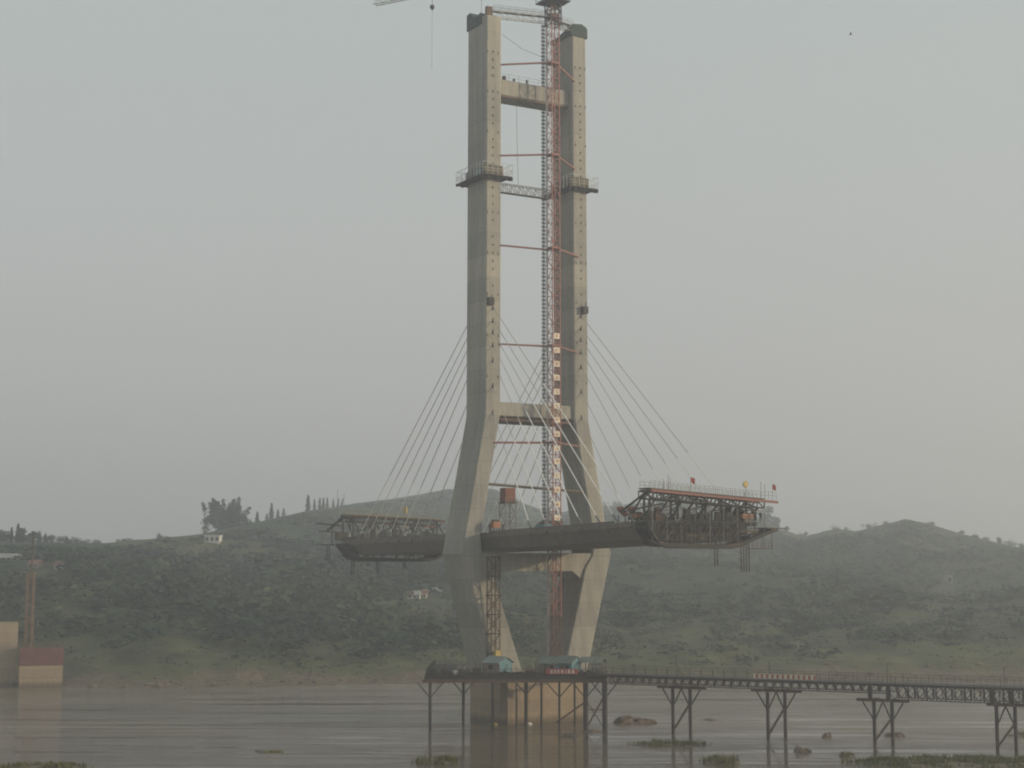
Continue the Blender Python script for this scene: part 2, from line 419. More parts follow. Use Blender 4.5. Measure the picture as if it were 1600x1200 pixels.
def hz(x, y):
    x, y = np.asarray(x, float), np.asarray(y, float)
    a = 800 + FPX * 1.003 * x / y
    ry, rd = np.interp(a, RIDGE[:, 0], RIDGE[:, 1]), np.interp(a, RIDGE[:, 0], RIDGE[:, 2])
    sy, sd = np.interp(a, SHOULD[:, 0], SHOULD[:, 1]), np.interp(a, SHOULD[:, 0], SHOULD[:, 2])
    hd = np.interp(a, SHORE[:, 0], SHORE[:, 1]) + 6 * fbm(x*0.03, y*0.0, 5, 3)
    rz, sz = zpx(ry, rd), zpx(sy, sd)
    ss = lambda t: t*t*(3-2*t)
    cl = lambda t: np.clip(t, 0, 1)
    z = -2.5 + 2.5 * cl((y - hd + 14) / 14)
    z = z + 2.6 * cl((y - hd) / 16)
    t1 = cl((y - hd - 12) / (sd - hd - 12)); z = z + (sz - 2.6) * (0.55 * t1 + 0.45 * np.sin(t1 * math.pi / 2))
    t2 = cl((y - sd) / (rd - sd)); z = z + (rz - sz) * (0.35 * t2 + 0.65 * ss(t2))
    t3 = cl((y - rd) / 500); z = z - 30 * ss(t3)
    n = fbm(x*0.016, y*0.010, 1, 5) * 16 + fbm(x*0.06, y*0.05, 9, 3) * 4.5
    amp = cl((y - hd - 8) / 60) * (1 - 0.93 * np.exp(-((y - rd) / 60.0)**2))
    g = (fbm(x*0.11, y*0.09, 51, 4) * 3.2 + fbm(x*0.035, y*0.02, 52, 3) * 3.0) * np.exp(-((y - hd - 16) / 14.0)**2)
    return z + n * amp + g
def grid_mesh(name, xs, ys, zf, mat):
    pass
cols = np.arange(-1100, 2900, 7.0)
rows = np.concatenate([np.arange(384, 440, 2.5), np.geomspace(440, 2600, 190)])
A, R = np.meshgrid(cols, rows)
GX = (A - 800) / (FPX * 1.003) * R
GZ = hz(GX, R)
nv, nr, nc = A.size, len(rows), len(cols)
co = np.stack([GX.ravel(), R.ravel(), GZ.ravel()], 1)
idx = np.arange(nv).reshape(nr, nc)
fc = np.stack([idx[:-1, :-1], idx[:-1, 1:], idx[1:, 1:], idx[1:, :-1]], -1).reshape(-1, 4)
def np_mesh(name, co, faces, mat, smooth=False, tint=None):
    me = bpy.data.meshes.new(name)
    k = faces.shape[1]
    me.vertices.add(len(co)); me.vertices.foreach_set("co", co.astype(np.float32).ravel())
    me.loops.add(faces.size); me.loops.foreach_set("vertex_index", faces.astype(np.int32).ravel())
    me.polygons.add(len(faces)); me.polygons.foreach_set("loop_start", np.arange(0, faces.size, k, dtype=np.int32))
    if tint is not None:
        at = me.attributes.new("tint", 'FLOAT', 'POINT'); at.data.foreach_set("value", tint.astype(np.float32))
    me.update(calc_edges=True); me.validate()
    if smooth: me.polygons.foreach_set("use_smooth", np.ones(len(faces), bool))
    me.materials.append(MATS[mat])
    ob = bpy.data.objects.new(name, me); COL.objects.link(ob); return ob
hill = np_mesh("hillside", co, fc, "hillside", True)
tag(hill, "long scrubby green hills rising beyond the far river bank", "hills", kind="structure")

def water():
    xs = np.linspace(-2900, 2900, 59); ys = np.linspace(-180, 2900, 31)
    X, Y = np.meshgrid(xs, ys); i = np.arange(X.size).reshape(X.shape)
    f = np.stack([i[:-1, :-1], i[:-1, 1:], i[1:, 1:], i[1:, :-1]], -1).reshape(-1, 4)
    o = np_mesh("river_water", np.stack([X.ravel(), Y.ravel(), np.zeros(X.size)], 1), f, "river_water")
    tag(o, "wide muddy brown river with calm streaks and ripples", "water", kind="structure")
water()

# ------------------------------------------------------------------ foliage
def leaf_cloud(n, centres, radii, size, rng, squash=0.8, shell=0.45):
    """n leaf-clump quads spread through lumps; returns verts (n*4,3)"""
    k = rng.integers(0, len(centres), n)
    d = rng.normal(size=(n, 3)); d /= np.linalg.norm(d, axis=1)[:, None]
    r = (shell + (1 - shell) * rng.random(n))**0.7
    c = centres[k] + d * (r * radii[k])[:, None] * np.array([1, 1, squash])
    a = rng.normal(size=(n, 3)); a /= np.linalg.norm(a, axis=1)[:, None]
    b = np.cross(a, rng.normal(size=(n, 3))); b /= np.linalg.norm(b, axis=1)[:, None]
    s = size * (0.6 + 0.8 * rng.random(n))[:, None]
    return np.stack([c - a*s - b*s*0.6, c + a*s - b*s*0.6, c + a*s*0.7 + b*s*0.6, c - a*s*0.7 + b*s*0.6], 1).reshape(-1, 3)
def proto(seed, n):
    rng = np.random.default_rng(seed)
    m = rng.integers(4, 8)
    ce = np.stack([rng.normal(0, 0.34, m), rng.normal(0, 0.34, m), rng.uniform(0.30, 0.80, m)], 1)
    return leaf_cloud(n, ce, rng.uniform(0.18, 0.36, m), 0.10, rng)
def fit_sky(a, r, x, h):
    room = CAM_H + (HORIZON - np.interp(a, RIDGE[:, 0], RIDGE[:, 1])) / FPX * r - 0.0005 * r - hz(x, r)
    return np.minimum(h, room / 1.05)
HOUSES = []      # (pixel column, half width px, depth): nothing tall grows in front of them
def clear_of_houses(a, r, x, h):
    k = np.ones(len(a), bool); top = HORIZON - (hz(x, r) + h - CAM_H) / r * FPX
    for (ha, hw, hd), q in zip(HOUSES, HSPEC): k &= ~((np.abs(a - ha) < hw + 12) & (top < q[1] + 1) & (r < hd + 10))
    return k
def ground_depth(px, py):
    d = np.arange(415, 1500, 1.0); x = (px - 800) / (FPX * 1.003) * d
    el = (hz(x, d) - CAM_H) / d; tgt = (HORIZON - py) / FPX
    k = np.nonzero(el >= tgt)[0]
    return float(d[k[0]]) if len(k) else 700.0
HSPEC = [(332, 848, 23, 10, "white flat roofed house with three dark windows below the bamboo", "house_white", "house_white", 3, True),
    (92, 890, 10, 6.5, "small pale house with red roof among the left trees", "house_white", "roof_tile", 1, False),
    (54, 886, 15, 4, "low house with wide red roof among the left trees", "house_grey", "roof_tile", 2, False),
    (12, 876, 34, 4, "long grey roofed building at the left picture edge on the hill", "house_grey", "house_grey", 4, False),
    (641, 935, 7, 5, "tiny white house left of the tower leg, leftmost of the cluster", "house_white", "roof_tile", 1, False),
    (652, 935, 9, 6, "tiny white house in the middle of the hillside cluster", "house_white", "house_grey", 2, False),
    (664, 934, 6, 6, "tiny white house at the right of the hillside cluster", "house_white", "roof_tile", 1, False),
    (676, 927, 26, 3.5, "long low pale shed above the hillside house cluster", "house_grey", "house_grey", 4, False),
    (1481, 912, 9, 12, "tall narrow pale house alone on the right hillside", "house_grey", "house_grey", 1, True)]
for q in HSPEC: HOUSES.append((q[0], q[2] / 2, ground_depth(q[0], q[1])))
def scatter(name, pts, hts, wid, tints, nleaf, label, cat="woodland"):
    protos = [proto(100 + i, nleaf) for i in range(7)]
    V, T = [], []
    for i in range(len(pts)):
        p = protos[i % 7]; t = RNG.uniform(0, 6.28); c, s = math.cos(t), math.sin(t)
        q = np.empty_like(p)
        q[:, 0] = (p[:, 0]*c - p[:, 1]*s) * wid[i]; q[:, 1] = (p[:, 0]*s + p[:, 1]*c) * wid[i]; q[:, 2] = p[:, 2] * hts[i]
        V.append(q + pts[i]); T.append(np.repeat(np.clip(tints[i] + RNG.normal(0, 0.10, nleaf), 0, 1), 4))
    V = np.concatenate(V); T = np.concatenate(T)
    f = np.arange(len(V)).reshape(-1, 4)
    o = np_mesh(name, V, f, "leaf", False, T)
    tag(o, label, cat, kind="stuff"); return o
def scatter_area(n, rmin, rmax, seed, dens):
    rng = np.random.default_rng(seed)
    a = rng.uniform(-160, 1760, n); r = np.sqrt(rng.uniform(rmin**2, rmax**2, n))
    x = (a - 800) / (FPX * 1.003) * r
    keep = rng.random(n) < dens(a, r, x)
    return a[keep], r[keep], x[keep]
def dens_tree(a, r, x):
    hd = np.interp(a, SHORE[:, 0], SHORE[:, 1]); rd = np.interp(a, RIDGE[:, 0], RIDGE[:, 2])
    base = 0.5 + 1.6 * fbm(x*0.02, r*0.012, 21, 4)
    base = np.where((a < 640) & (r < 640), base + 0.35, base)
    base = np.where((a > 560) & (a < 860) & (r > 1000), base * 0.35, base)
    foot = np.clip((r - hd - 20) / 60, 0, 1)
    lim = np.clip((rd - 3 - r) / 10, 0, 1)
    return np.clip(base, 0, 1) * foot * lim
a, r, x = scatter_area(24000, 410, 1450, 3, dens_tree)
z = hz(x, r)
h = RNG.uniform(1.8, 5.0, len(a)) * np.where(a < 700, 1.15, 0.85) * np.where(RNG.random(len(a)) < 0.1, 1.6, 1.0)
h = fit_sky(a, r, x, h); k = (h > 0.5) & clear_of_houses(a, r, x, h); a, r, x, z, h = a[k], r[k], x[k], z[k], h[k]
tone = np.clip(0.32 + 1.9 * fbm(x*0.013, r*0.009, 33, 4) + RNG.normal(0, 0.13, len(a)), 0, 1)
scatter("hillside_trees", np.stack([x, r, z - 0.5], 1), h, h * RNG.uniform(1.0, 2.8, len(a)), tone, 44,
        "mixed trees and thickets covering the hills beyond the river")
def dens_scrub(a, r, x):
    hd = np.interp(a, SHORE[:, 0], SHORE[:, 1]); rd = np.interp(a, RIDGE[:, 0], RIDGE[:, 2])
    return np.clip((r - hd - 8) / 12, 0, 1) * np.clip((rd - 5 - r) / 30, 0, 1) * np.clip(0.6 + 1.5 * fbm(x*0.03, r*0.02, 41, 4), 0.05, 1)
a, r, x = scatter_area(34000, 410, 1400, 4, dens_scrub)
z = hz(x, r)
h = RNG.uniform(0.9, 2.4, len(a))
h = fit_sky(a, r, x, h); k = (h > 0.5) & clear_of_houses(a, r, x, h); a, r, x, z, h = a[k], r[k], x[k], z[k], h[k]
tone = np.clip(0.45 + 1.3 * fbm(x*0.012, r*0.01, 35, 3) + 0.45 * np.clip((22 - z) / 16, 0, 1) + RNG.normal(0, 0.13, len(a)), 0, 1)
scatter("hillside_scrub", np.stack([x, r, z - 0.3], 1), h, h * RNG.uniform(1.2, 2.4, len(a)), tone, 14,
        "low scrub and tall grass between the trees on the hills")

def crown_part(par, V, tint):
    f = np.arange(len(V)).reshape(-1, 4)
    t = np.repeat(np.clip(tint + RNG.normal(0, 0.1, len(f)), 0, 1), 4)
    o = np_mesh("crown", V - np.array(par.location), f, "leaf", False, t); o.parent = par; return o
def ridge_tree(px, Yoff, hpx, kind, label, group, wpx=None, lean=0.0, dist=None):
    d = dist or np.interp(px, RIDGE[:, 0], RIDGE[:, 2]) + Yoff
    x = (px - 800) / (FPX * 1.003) * d
    z = float(hz(x, d)) - 0.9
    H = hpx * d / FPX; Wd = (wpx or hpx * 0.5) * d / FPX
    rt = root({"cypress": "cypress_tree", "round": "broadleaf_tree", "bamboo": "bamboo_clump"}[kind], (x, d, z), label, "tree" if kind != "bamboo" else "bamboo", group)
    b = np.array((x, d, z)); rng = np.random.default_rng(abs(int(px * 7)) + 3)
    tr = MB()
    if kind == "bamboo":
        V = []
        for i in range(26):
            ang = rng.uniform(0, 6.28); rad = abs(rng.normal(0, 0.25)) * Wd / 2
            foot = b + np.array([math.cos(ang) * rad, math.sin(ang) * rad, 0])
            spread = rng.uniform(0.2, 1.0); hh = H * (1.02 - 0.45 * spread**2) * rng.uniform(0.85, 1.05)
            tip = foot + np.array([math.cos(ang) * spread * Wd * 0.42, math.sin(ang) * spread * Wd * 0.42, hh])
            mid = foot * 0.5 + tip * 0.5 + np.array([0, 0, hh * 0.12])
            tr.bar(foot, mid, 0.14); tr.bar(mid, tip, 0.09)
            pts = np.array([mid * (1 - t) + tip * t for t in np.linspace(0.0, 1.02, 6)])
            V.append(leaf_cloud(110, pts, np.full(len(pts), 0.11 * H) * np.linspace(1.2, 0.5, len(pts)), 0.42, rng, 0.9))
        low = b + np.stack([rng.normal(0, Wd * 0.24, 44), rng.normal(0, Wd * 0.2, 44), rng.uniform(0.0, 0.62, 44) * H], 1)
        low[:, 2] = np.minimum(low[:, 2], b[2] + H * (0.75 - 1.2 * np.abs(low[:, 0] - b[0]) / Wd))
        V.append(leaf_cloud(4200, low, np.full(44, H * 0.17), 0.42, rng, 0.9, 0.2))
        crown_part(rt, np.concatenate(V), 0.22)
        tr.part("trunk", "bark", rt); return rt
    top = b + np.array([lean * H, 0, H])
    tr.loft([[(*(b[:2] + np.array([math.cos(t), math.sin(t)]) * w), zz) for t in np.linspace(0, 6.28, 7)[:-1]] for w, zz in ((0.035*H, b[2]), (0.02*H, b[2] + 0.5*H), (0.006*H, b[2] + 0.93*H))])
    if kind == "cypress":
        lv = np.linspace(0.12, 1.0, 16)
        ce = b + np.stack([lean * H * lv, 0*lv, H * lv], 1)
        rd = Wd * 0.5 * np.clip(1.15 - lv, 0.12, 1) * rng.uniform(0.7, 1.25, 16)
        crown_part(rt, leaf_cloud(420, ce, rd, max(0.16, 0.05 * H), rng, 1.3, 0.3), 0.15)
    else:
        m = 9
        ce = b + np.stack([rng.normal(0, Wd*0.24, m), rng.normal(0, Wd*0.24, m), H * rng.uniform(0.06, 0.80, m)], 1)
        for c in ce[:5]: tr.bar(b + np.array([0, 0, H*0.3]), c, 0.02 * H)
        crown_part(rt, leaf_cloud(800 if H < 5 else 1500, ce, Wd * rng.uniform(0.20, 0.33, m), max(0.18, 0.035 * H), rng, 0.85, 0.25), 0.12)
    tr.part("trunk", "bark", rt); return rt

rb = np.random.default_rng(91)
ico = bmesh.new(); bmesh.ops.create_icosphere(ico, subdivisions=1, radius=1.0); ico.verts.ensure_lookup_table()
iv = np.array([v.co[:] for v in ico.verts]); ifc = np.array([[v.index for v in f.verts] for f in ico.faces]); ico.free()
VV, FF = [], []
for k in range(600):
    a_ = rb.uniform(-100, 1700); d_ = np.interp(a_, SHORE[:, 0], SHORE[:, 1]) + abs(rb.normal(0, 9)) - 2
    x_ = (a_ - 800) / (FPX * 1.003) * d_; r_ = min(1.6, 0.15 + rb.exponential(0.2))
    VV.append(iv * rb.uniform(0.6, 1.3, (len(iv), 1)) * r_ * np.array([1.4, 1.0, 0.65]) + np.array([x_, d_, float(hz(x_, d_)) + 0.1 * r_])); FF.append(ifc + k * len(iv))
o = np_mesh("bank_stones", np.concatenate(VV), np.concatenate(FF), "mud"); tag(o, "scattered stones and debris along the far river bank", "stones", kind="stuff")

# ------------------------------------------------------------------ bridge tower
tower = root("bridge_tower", W(0, 0, -1.5), "tall H-shaped concrete bridge tower with kinked legs standing in the river", "bridge tower")
def sect(u0, u1, hv, ch=0.28):      # leg section, chamfered corners, ordered
    lo, hi = min(u0, u1), max(u0, u1)
    return [(lo+ch, -hv), (hi-ch, -hv), (hi, -hv+ch), (hi, hv-ch), (hi-ch, hv), (lo+ch, hv), (lo, hv-ch), (lo, -hv+ch)]
# (z, outer u, inner u, half depth along v)
LEG = [(4.0, 8.3, 2.4, 6.1), (11.6, 10.8, 5.2, 5.55), (29.2, 16.2, 10.6, 4.15), (31.9, 17.0, 12.4, 4.05), (35.5, 16.35, 12.75, 3.95), (58.6, 11.95, 8.45, 3.85), (62.0, 11.9, 8.4, 3.85), (100.0, 11.82, 8.3, 3.85), (138.4, 11.75, 8.25, 3.8)]
ltops = {-1: "left", 1: "right"}
for s in (-1, 1):
    mb = MB(W)
    mb.loft([[(p[0], p[1], z) for p in sect(s*o, s*i, hv)] for z, o, i, hv in LEG])
    lg = mb.part("leg", "concrete_tower", tower)
    lg["label"] = "near concrete leg with shaded side" if s < 0 else "far concrete leg with shaded inner side"
    # form-tie holes: one row down the sunlit face
    hb = MB(W); zz = 131.0; k = 0
    while zz > 66:
        u = s * (10.05 if s > 0 else 10.25) + (0.2 if s > 0 else 0)
        if zz > 83 and (k % 6 != 4): hb.box(u-0.11, u+0.11, 3.83, 3.90, zz-0.2, zz+0.2)
        if k % 5 == 0:
            for du in (-1.2, 1.2): hb.box(u+du-0.09, u+du+0.09, 3.83, 3.89, zz-0.3, zz+0.15)
        zz -= 1.62; k += 1
    o = hb.part("tie_hole", "dark_opening", lg); o["kind"] = "stuff"
    for z in (59.2, 64.4, 69.4, 72.4, 74.9, 77.2, 79.7):
        MB(W).loft([[(s*10.15-0.14, 3.84, z-0.5), (s*10.15+0.14, 3.84, z-0.5), (s*10.15+0.14, 3.84, z+0.4), (s*10.15-0.14, 3.84, z+0.4)],
                    [(s*10.15-0.12, 4.02, z-0.5), (s*10.15+0.12, 4.02, z-0.5), (s*10.15+0.12, 3.9, z+0.35), (s*10.15-0.12, 3.9, z+0.35)]]).part("anchor_pocket", "dark_steel", lg)
    # small boxes hung at the highest cable pockets
    for sv in (1, -1):
        u0 = (on_v(766.5, 467, 4.3)[0] if s < 0 else on_v(913.5, 486, 4.3)[0]) if sv > 0 else s*10.15
        va, vb = sorted((sv*3.88, sv*4.75)); vo = sv*4.75
        bx = MB(W); bx.box(u0-0.62, u0+0.62, va, vb, 80.1, 80.22); bx.box(u0-0.62, u0+0.62, *sorted((vo, vo-sv*0.06)), 80.22, 81.5)
        for du in (-0.58, 0.58): bx.box(u0+du-0.03, u0+du+0.03, va, vb, 80.22, 81.5); bx.bar((u0+du, sv*4.0, 81.5), (u0+du, sv*4.0, 82.2), 0.07)
        bx.part("anchor_platform", "dark_steel", lg)
# cross beams between the legs
def xbeam(z0, z1, hv, name, uin):
    mb = MB(W); ch = 0.2
    mb.loft([[(u, -hv, z0), (u, hv-ch, z0), (u, hv, z0+ch), (u, hv, z1-ch), (u, hv-ch, z1), (u, -hv, z1)] for u in (-uin, uin)])
    return mb.part("crossbeam", "concrete_tower", tower)
b1 = xbeam(122.9, 126.2, 2.6, "top", 8.27); b1["label"] = "upper concrete crossbeam near the tower top"
b2 = xbeam(58.6, 61.4, 3.2, "mid", 8.42); b2["label"] = "middle concrete crossbeam above the kink"
mb = MB(W)
U = 12.6
mb.loft([[(-U, v, 32.2), (U, v, 32.2), (U, v, 31.0), (11.3, v, 30.0), (10.4, v, 26.9), (8.0, v, 28.7), (-8.0, v, 28.7), (-10.4, v, 26.9), (-11.3, v, 30.0), (-U, v, 31.0)][::1] for v in (-3.7, 3.7)])
b3 = mb.part("crossbeam", "concrete_tower", tower); b3["label"] = "deep lower crossbeam under the bridge deck"
mb = MB(W)      # formwork left hanging below the middle beam
for k in range(7):
    v = -3.0 + k; mb.bar((-8.3, v, 58.1), (8.3, v, 58.1), 0.25, 0.35)
mb.box(-8.2, 8.2, -3.3, 3.3, 57.72, 57.92)
mb.part("hanging_formwork", "rust_steel", b2)
mb = MB(W); railing(mb, (-8.1, 2.4, 126.2), (8.1, 2.4, 126.2), 1.2, 2.2, 0.04)
mb.part("railing", "grey_steel", b1)
mb = MB(W); mb.bar((-8.1, 2.2, 122.75), (8.1, 2.2, 122.75), 0.4, 0.28); mb.part("soffit_beam", "rust_steel", b1)
# pier in the water
mb = MB(W)
pu, pv_ = 9.6, 6.9
mb.loft([sum([[(sx*(pu*q - (1.0 if i == 0 else 0)), sv*(pv_*q - (0 if i == 0 else 1.0)), z)] for (sx, sv, i) in ((-1,-1,1),(-1,-1,0),(1,-1,0),(1,-1,1),(1,1,1),(1,1,0),(-1,1,0),(-1,1,1))], []) for z, q in ((-1.5, 1.0), (8.2, 1.0))])
pier = mb.part("pier", "concrete_pier", tower); pier["label"] = "wide concrete pier rising out of the river"
mb = MB(W); mb.box(-9.9, 9.9, -7.2, 7.2, 8.2, 9.0); mb.part("pier_cap", "concrete_pier", pier)
# leg tops: remnants of netting and form panels
mb = MB(W)
mb.loft([[(-11.95, v, 138.0 - 0.9), (-8.05, v, 138.0 - 0.9), (-8.05, v, 138.0+h), (-11.95, v, 138.0+h)] for v, h in ((-3.95, 2.4), (-2.6, 2.6), (-1.2, 1.3), (0.3, 0.9), (1.6, 1.4), (2.1, 0.7))])
t1 = mb.part("net_cover", "green_net", tower); t1["label"] = "dark green netting draped on the near leg top"
MB(W).box(-11.6, -10.3, 3.0, 3.78, 138.4, 140.2).part("starter_block", "rust_steel", tower)
mb = MB(W)
mb.loft([[(11.95*1.0-k*0.0-4.0+0.0*k, v, 137.6), (11.98, v, 137.4), (11.98, v, 138.4+h*0.75), (10.9, v, 138.4+h), (9.0, v, 138.4+h*0.9), (7.98, v, 138.4+h*0.4)] for k, (v, h) in enumerate(((-3.9, 0.3), (-1.0, 0.5), (1.2, 1.6), (2.6, 2.3), (3.6, 2.0), (4.0, 1.2)))])
t2 = mb.part("net_cover", "green_net", tower); t2["label"] = "dark green netting bulging over the far leg top"

# climbing work platforms round both legs
for s, lab in ((-1, "steel work platform ringed round the near tower leg at mid height"), (1, "steel work platform ringed round the far tower leg at mid height")):
    lo, hi = sorted((s*11.85, s*8.25))
    rt = root("climbing_platform", W((lo+hi)/2, 0, 105.4), lab, "work platform", "platforms clamped round the tower legs")
    e = 1.55
    def plank(u0, u1, v0, v1): return MB(W).box(u0, u1, v0, v1, 105.55, 105.75)
    plank(lo-e, lo-0.03, -3.9-e, 3.9+e).part("deck_plank", "dark_steel", rt)
    plank(hi+0.03, hi+e, -3.9-e, 3.9+e).part("deck_plank", "dark_steel", rt)
    plank(lo, hi, 3.92, 3.9+e).part("deck_plank", "dark_steel", rt)
    plank(lo, hi, -3.9-e, -3.92).part("deck_plank", "dark_steel", rt)
    mb = MB(W)
    for u in (lo-e, (lo+hi)/2, hi+e): mb.bar((u, -3.9-e, 105.35), (u, -3.93, 105.35), 0.2, 0.35); mb.bar((u, 3.93, 105.35), (u, 3.9+e, 105.35), 0.2, 0.35)
    for v in (-4.6, 4.6): mb.bar((lo-e-0.5, v, 105.3), (hi+e+0.5, v, 105.3), 0.25, 0.4)
    for u in (lo-0.3, hi+0.3): mb.bar((u, -3.9-e, 105.3), (u, 3.9+e, 105.3), 0.25, 0.4)
    mb.part("support_beam", "dark_steel", rt)
    mb = MB(W); c = [(lo-e, -3.9-e), (hi+e, -3.9-e), (hi+e, 3.9+e), (lo-e, 3.9+e)]
    for k in range(4):
        a_, b_ = c[k], c[(k+1) % 4]
        railing(mb, (*a_, 105.75), (*b_, 105.75), 2.4, 1.1, 0.06, 2)
        railing(mb, (*a_, 105.75), (*b_, 105.75), 0.7, 2.6, 0.05, 1)
    mb.part("railing", "pale_steel", rt)
    mb = MB(W); mb.box(lo-0.22, hi+0.22, 3.92, 4.05, 105.9, 108.0); mb.box(lo-0.2, lo-0.06, -3.9, 3.9, 105.9, 107.9)
    mb.part("form_panel", "timber", rt)
    if s < 0: MB(W).box(lo-0.9, lo-0.25, 0.6, 2.6, 105.8, 107.3).part("toolbox", "blue_sheet", rt)

# ------------------------------------------------------------------ bridge deck
def zdeck(v): return 35.95 + 0.0135 * v + 0.0001 * v * v
deck = root("bridge_deck", W(0, 0, 32.2), "unfinished concrete bridge deck cantilevered both ways from the tower", "bridge deck")
def dsec(v, o=0.0, hw=11.6):
    z = zdeck(v)
    return [(-hw, v, z), (hw, v, z), (hw, v, z-0.9), (hw-1.3+o, v, z-3.05), (-hw+1.3-o, v, z-3.05), (-hw, v, z-0.9)]
cuts = [-62 + 5.65 * k for k in range(22)]
cuts = [c for c in cuts if c < 52] + [53.6]
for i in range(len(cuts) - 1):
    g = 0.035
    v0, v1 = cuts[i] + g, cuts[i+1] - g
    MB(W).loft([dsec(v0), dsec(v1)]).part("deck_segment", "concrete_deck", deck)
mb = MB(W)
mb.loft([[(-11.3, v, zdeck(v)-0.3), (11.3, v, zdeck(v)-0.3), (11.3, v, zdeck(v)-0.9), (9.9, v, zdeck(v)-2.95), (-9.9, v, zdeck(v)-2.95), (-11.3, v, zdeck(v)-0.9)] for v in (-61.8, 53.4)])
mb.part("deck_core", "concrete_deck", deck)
for s in (-1, 1):
    for v0, v1 in ((-61.5, -4.8), (4.8, 47.0)):
        mb = MB(W)
        mb.loft([[(s*11.55, v, zdeck(v)+0.003), (s*11.15, v, zdeck(v)+0.003), (s*11.15, v, zdeck(v)+0.28), (s*11.55, v, zdeck(v)+0.28)] for v in (v0, v1)])
        mb.part("kerb", "concrete_deck", deck)
        mb = MB(W); railing(mb, (s*11.35, v0, zdeck(v0)+0.28), (s*11.35, v1, zdeck(v1)+0.28), 0.95, 2.4, 0.035, 2)
        mb.part("railing", "grey_steel", deck)

# ------------------------------------------------------------------ stay cables
ANCH_V = [20.0, 25.6, 31.3, 37.0, 42.8, 48.0, 52.6]
ANCH_Z = [59.2, 64.4, 69.4, 72.4, 74.9, 77.2, 79.7]
for s, leg in ((-1, "near"), (1, "far")):
    for d, side in ((1, "right"), (-1, "left")):
        for i in range(7):
            v = d * (ANCH_V[i] + (2.4 if d < 0 else 0)); zt = ANCH_Z[i]
            P, Q = np.array((s*10.15, d*3.9, zt)), np.array((s*11.35, v, zdeck(v)+0.3))
            pos = ("innermost" if i == 0 else "outermost" if i == 6 else ORD[i] + " from the tower")
            rt = root("stay_cable", W(*Q), f"{side} cantilever stay cable of the {leg} leg, {pos}", "cable", f"stay cables on the {side} side of the {leg} leg")
            f = 0.60 if (s < 0 and d > 0) else 0.30
            M_ = Q + (P - Q) * f
            MB(W).bar(P, M_, 0.17 if d < 0 else 0.14, n=6).part("strand", "cable_grey", rt)
            MB(W).bar(M_, Q, 0.20 if (s < 0 and d > 0) else 0.15, n=8).part("sheath", "sheath_white", rt)
            MB(W).bar(Q + (P-Q)*0.0, Q + (P-Q)/np.linalg.norm(P-Q)*1.6, 0.36, n=8).part("anchor_sleeve", "grey_steel", rt)

for s in (-1, 1):
    for d in (1, -1):
        for va_ in ANCH_V:
            v = d * (va_ + (2.4 if d < 0 else 0)); z = zdeck(v)
            MB(W).loft([[(s*11.62, v-q, z-0.12*k-0.1), (s*11.9, v-q, z-0.35), (s*11.9, v-q, z-0.95), (s*11.55, v-q, z-1.15)] for k, q in ((0, 0.55), (1, -0.55))]).part("anchor_block", "concrete_deck", deck)
# ------------------------------------------------------------------ tower crane standing between the legs
CU, CV, CW = 2.45, 6.0, 1.75
crane = root("tower_crane", W(CU, CV, 9.0), "red lattice tower crane rising between the two tower legs", "tower crane")
ztop = 141.5
zs = np.linspace(9.0, ztop, 25)
for k in range(24):
    mb = lattice(MB(W), (CU, CV), CW, zs[k], zs[k+1], 1.85, 0.17, 0.09)
    mb.part("mast_section", "crane_red" if zs[k] > 20 else "rust_steel", crane)
mb = MB(W)
mb.bar((CU-CW/2-0.25, CV-0.9, 11), (CU-CW/2-0.25, CV-0.9, 140), 0.14); mb.bar((CU-CW/2-0.25, CV-0.45, 11), (CU-CW/2-0.25, CV-0.45, 140), 0.06)
mb.part("ladder_rail", "pale_steel", crane)
h = CW / 2
for k, y in enumerate((525, 547, 568.5, 590, 612, 634, 656, 678, 700.5, 721, 743, 765, 788, 809)):
    z = on_v(868, y, CV + h)[2]
    pl = MB(W).box(CU-0.66, CU+0.66, CV+h+0.11, CV+h+0.17, z-0.56, z+0.56).part("sign_plate", "sign_cream", crane)
    rr = random.Random(k); mb = MB(W)
    for q in range(5):       # brush-like strokes, too far away to read
        if q % 2: u = CU + rr.uniform(-0.3, 0.3); mb.box(u-0.04, u+0.04, CV+h+0.175, CV+h+0.19, z-rr.uniform(0.1, 0.35), z+rr.uniform(0.1, 0.35))
        else: zz = z + rr.uniform(-0.32, 0.32); mb.box(CU-rr.uniform(0.15, 0.4), CU+rr.uniform(0.15, 0.4), CV+h+0.19, CV+h+0.205, zz-0.04, zz+0.04)
    mb.part("character", "sign_red", pl)
for k, (za, zb) in enumerate(((540, 556), (562, 578), (583, 600), (604, 620), (626, 641))):
    pass
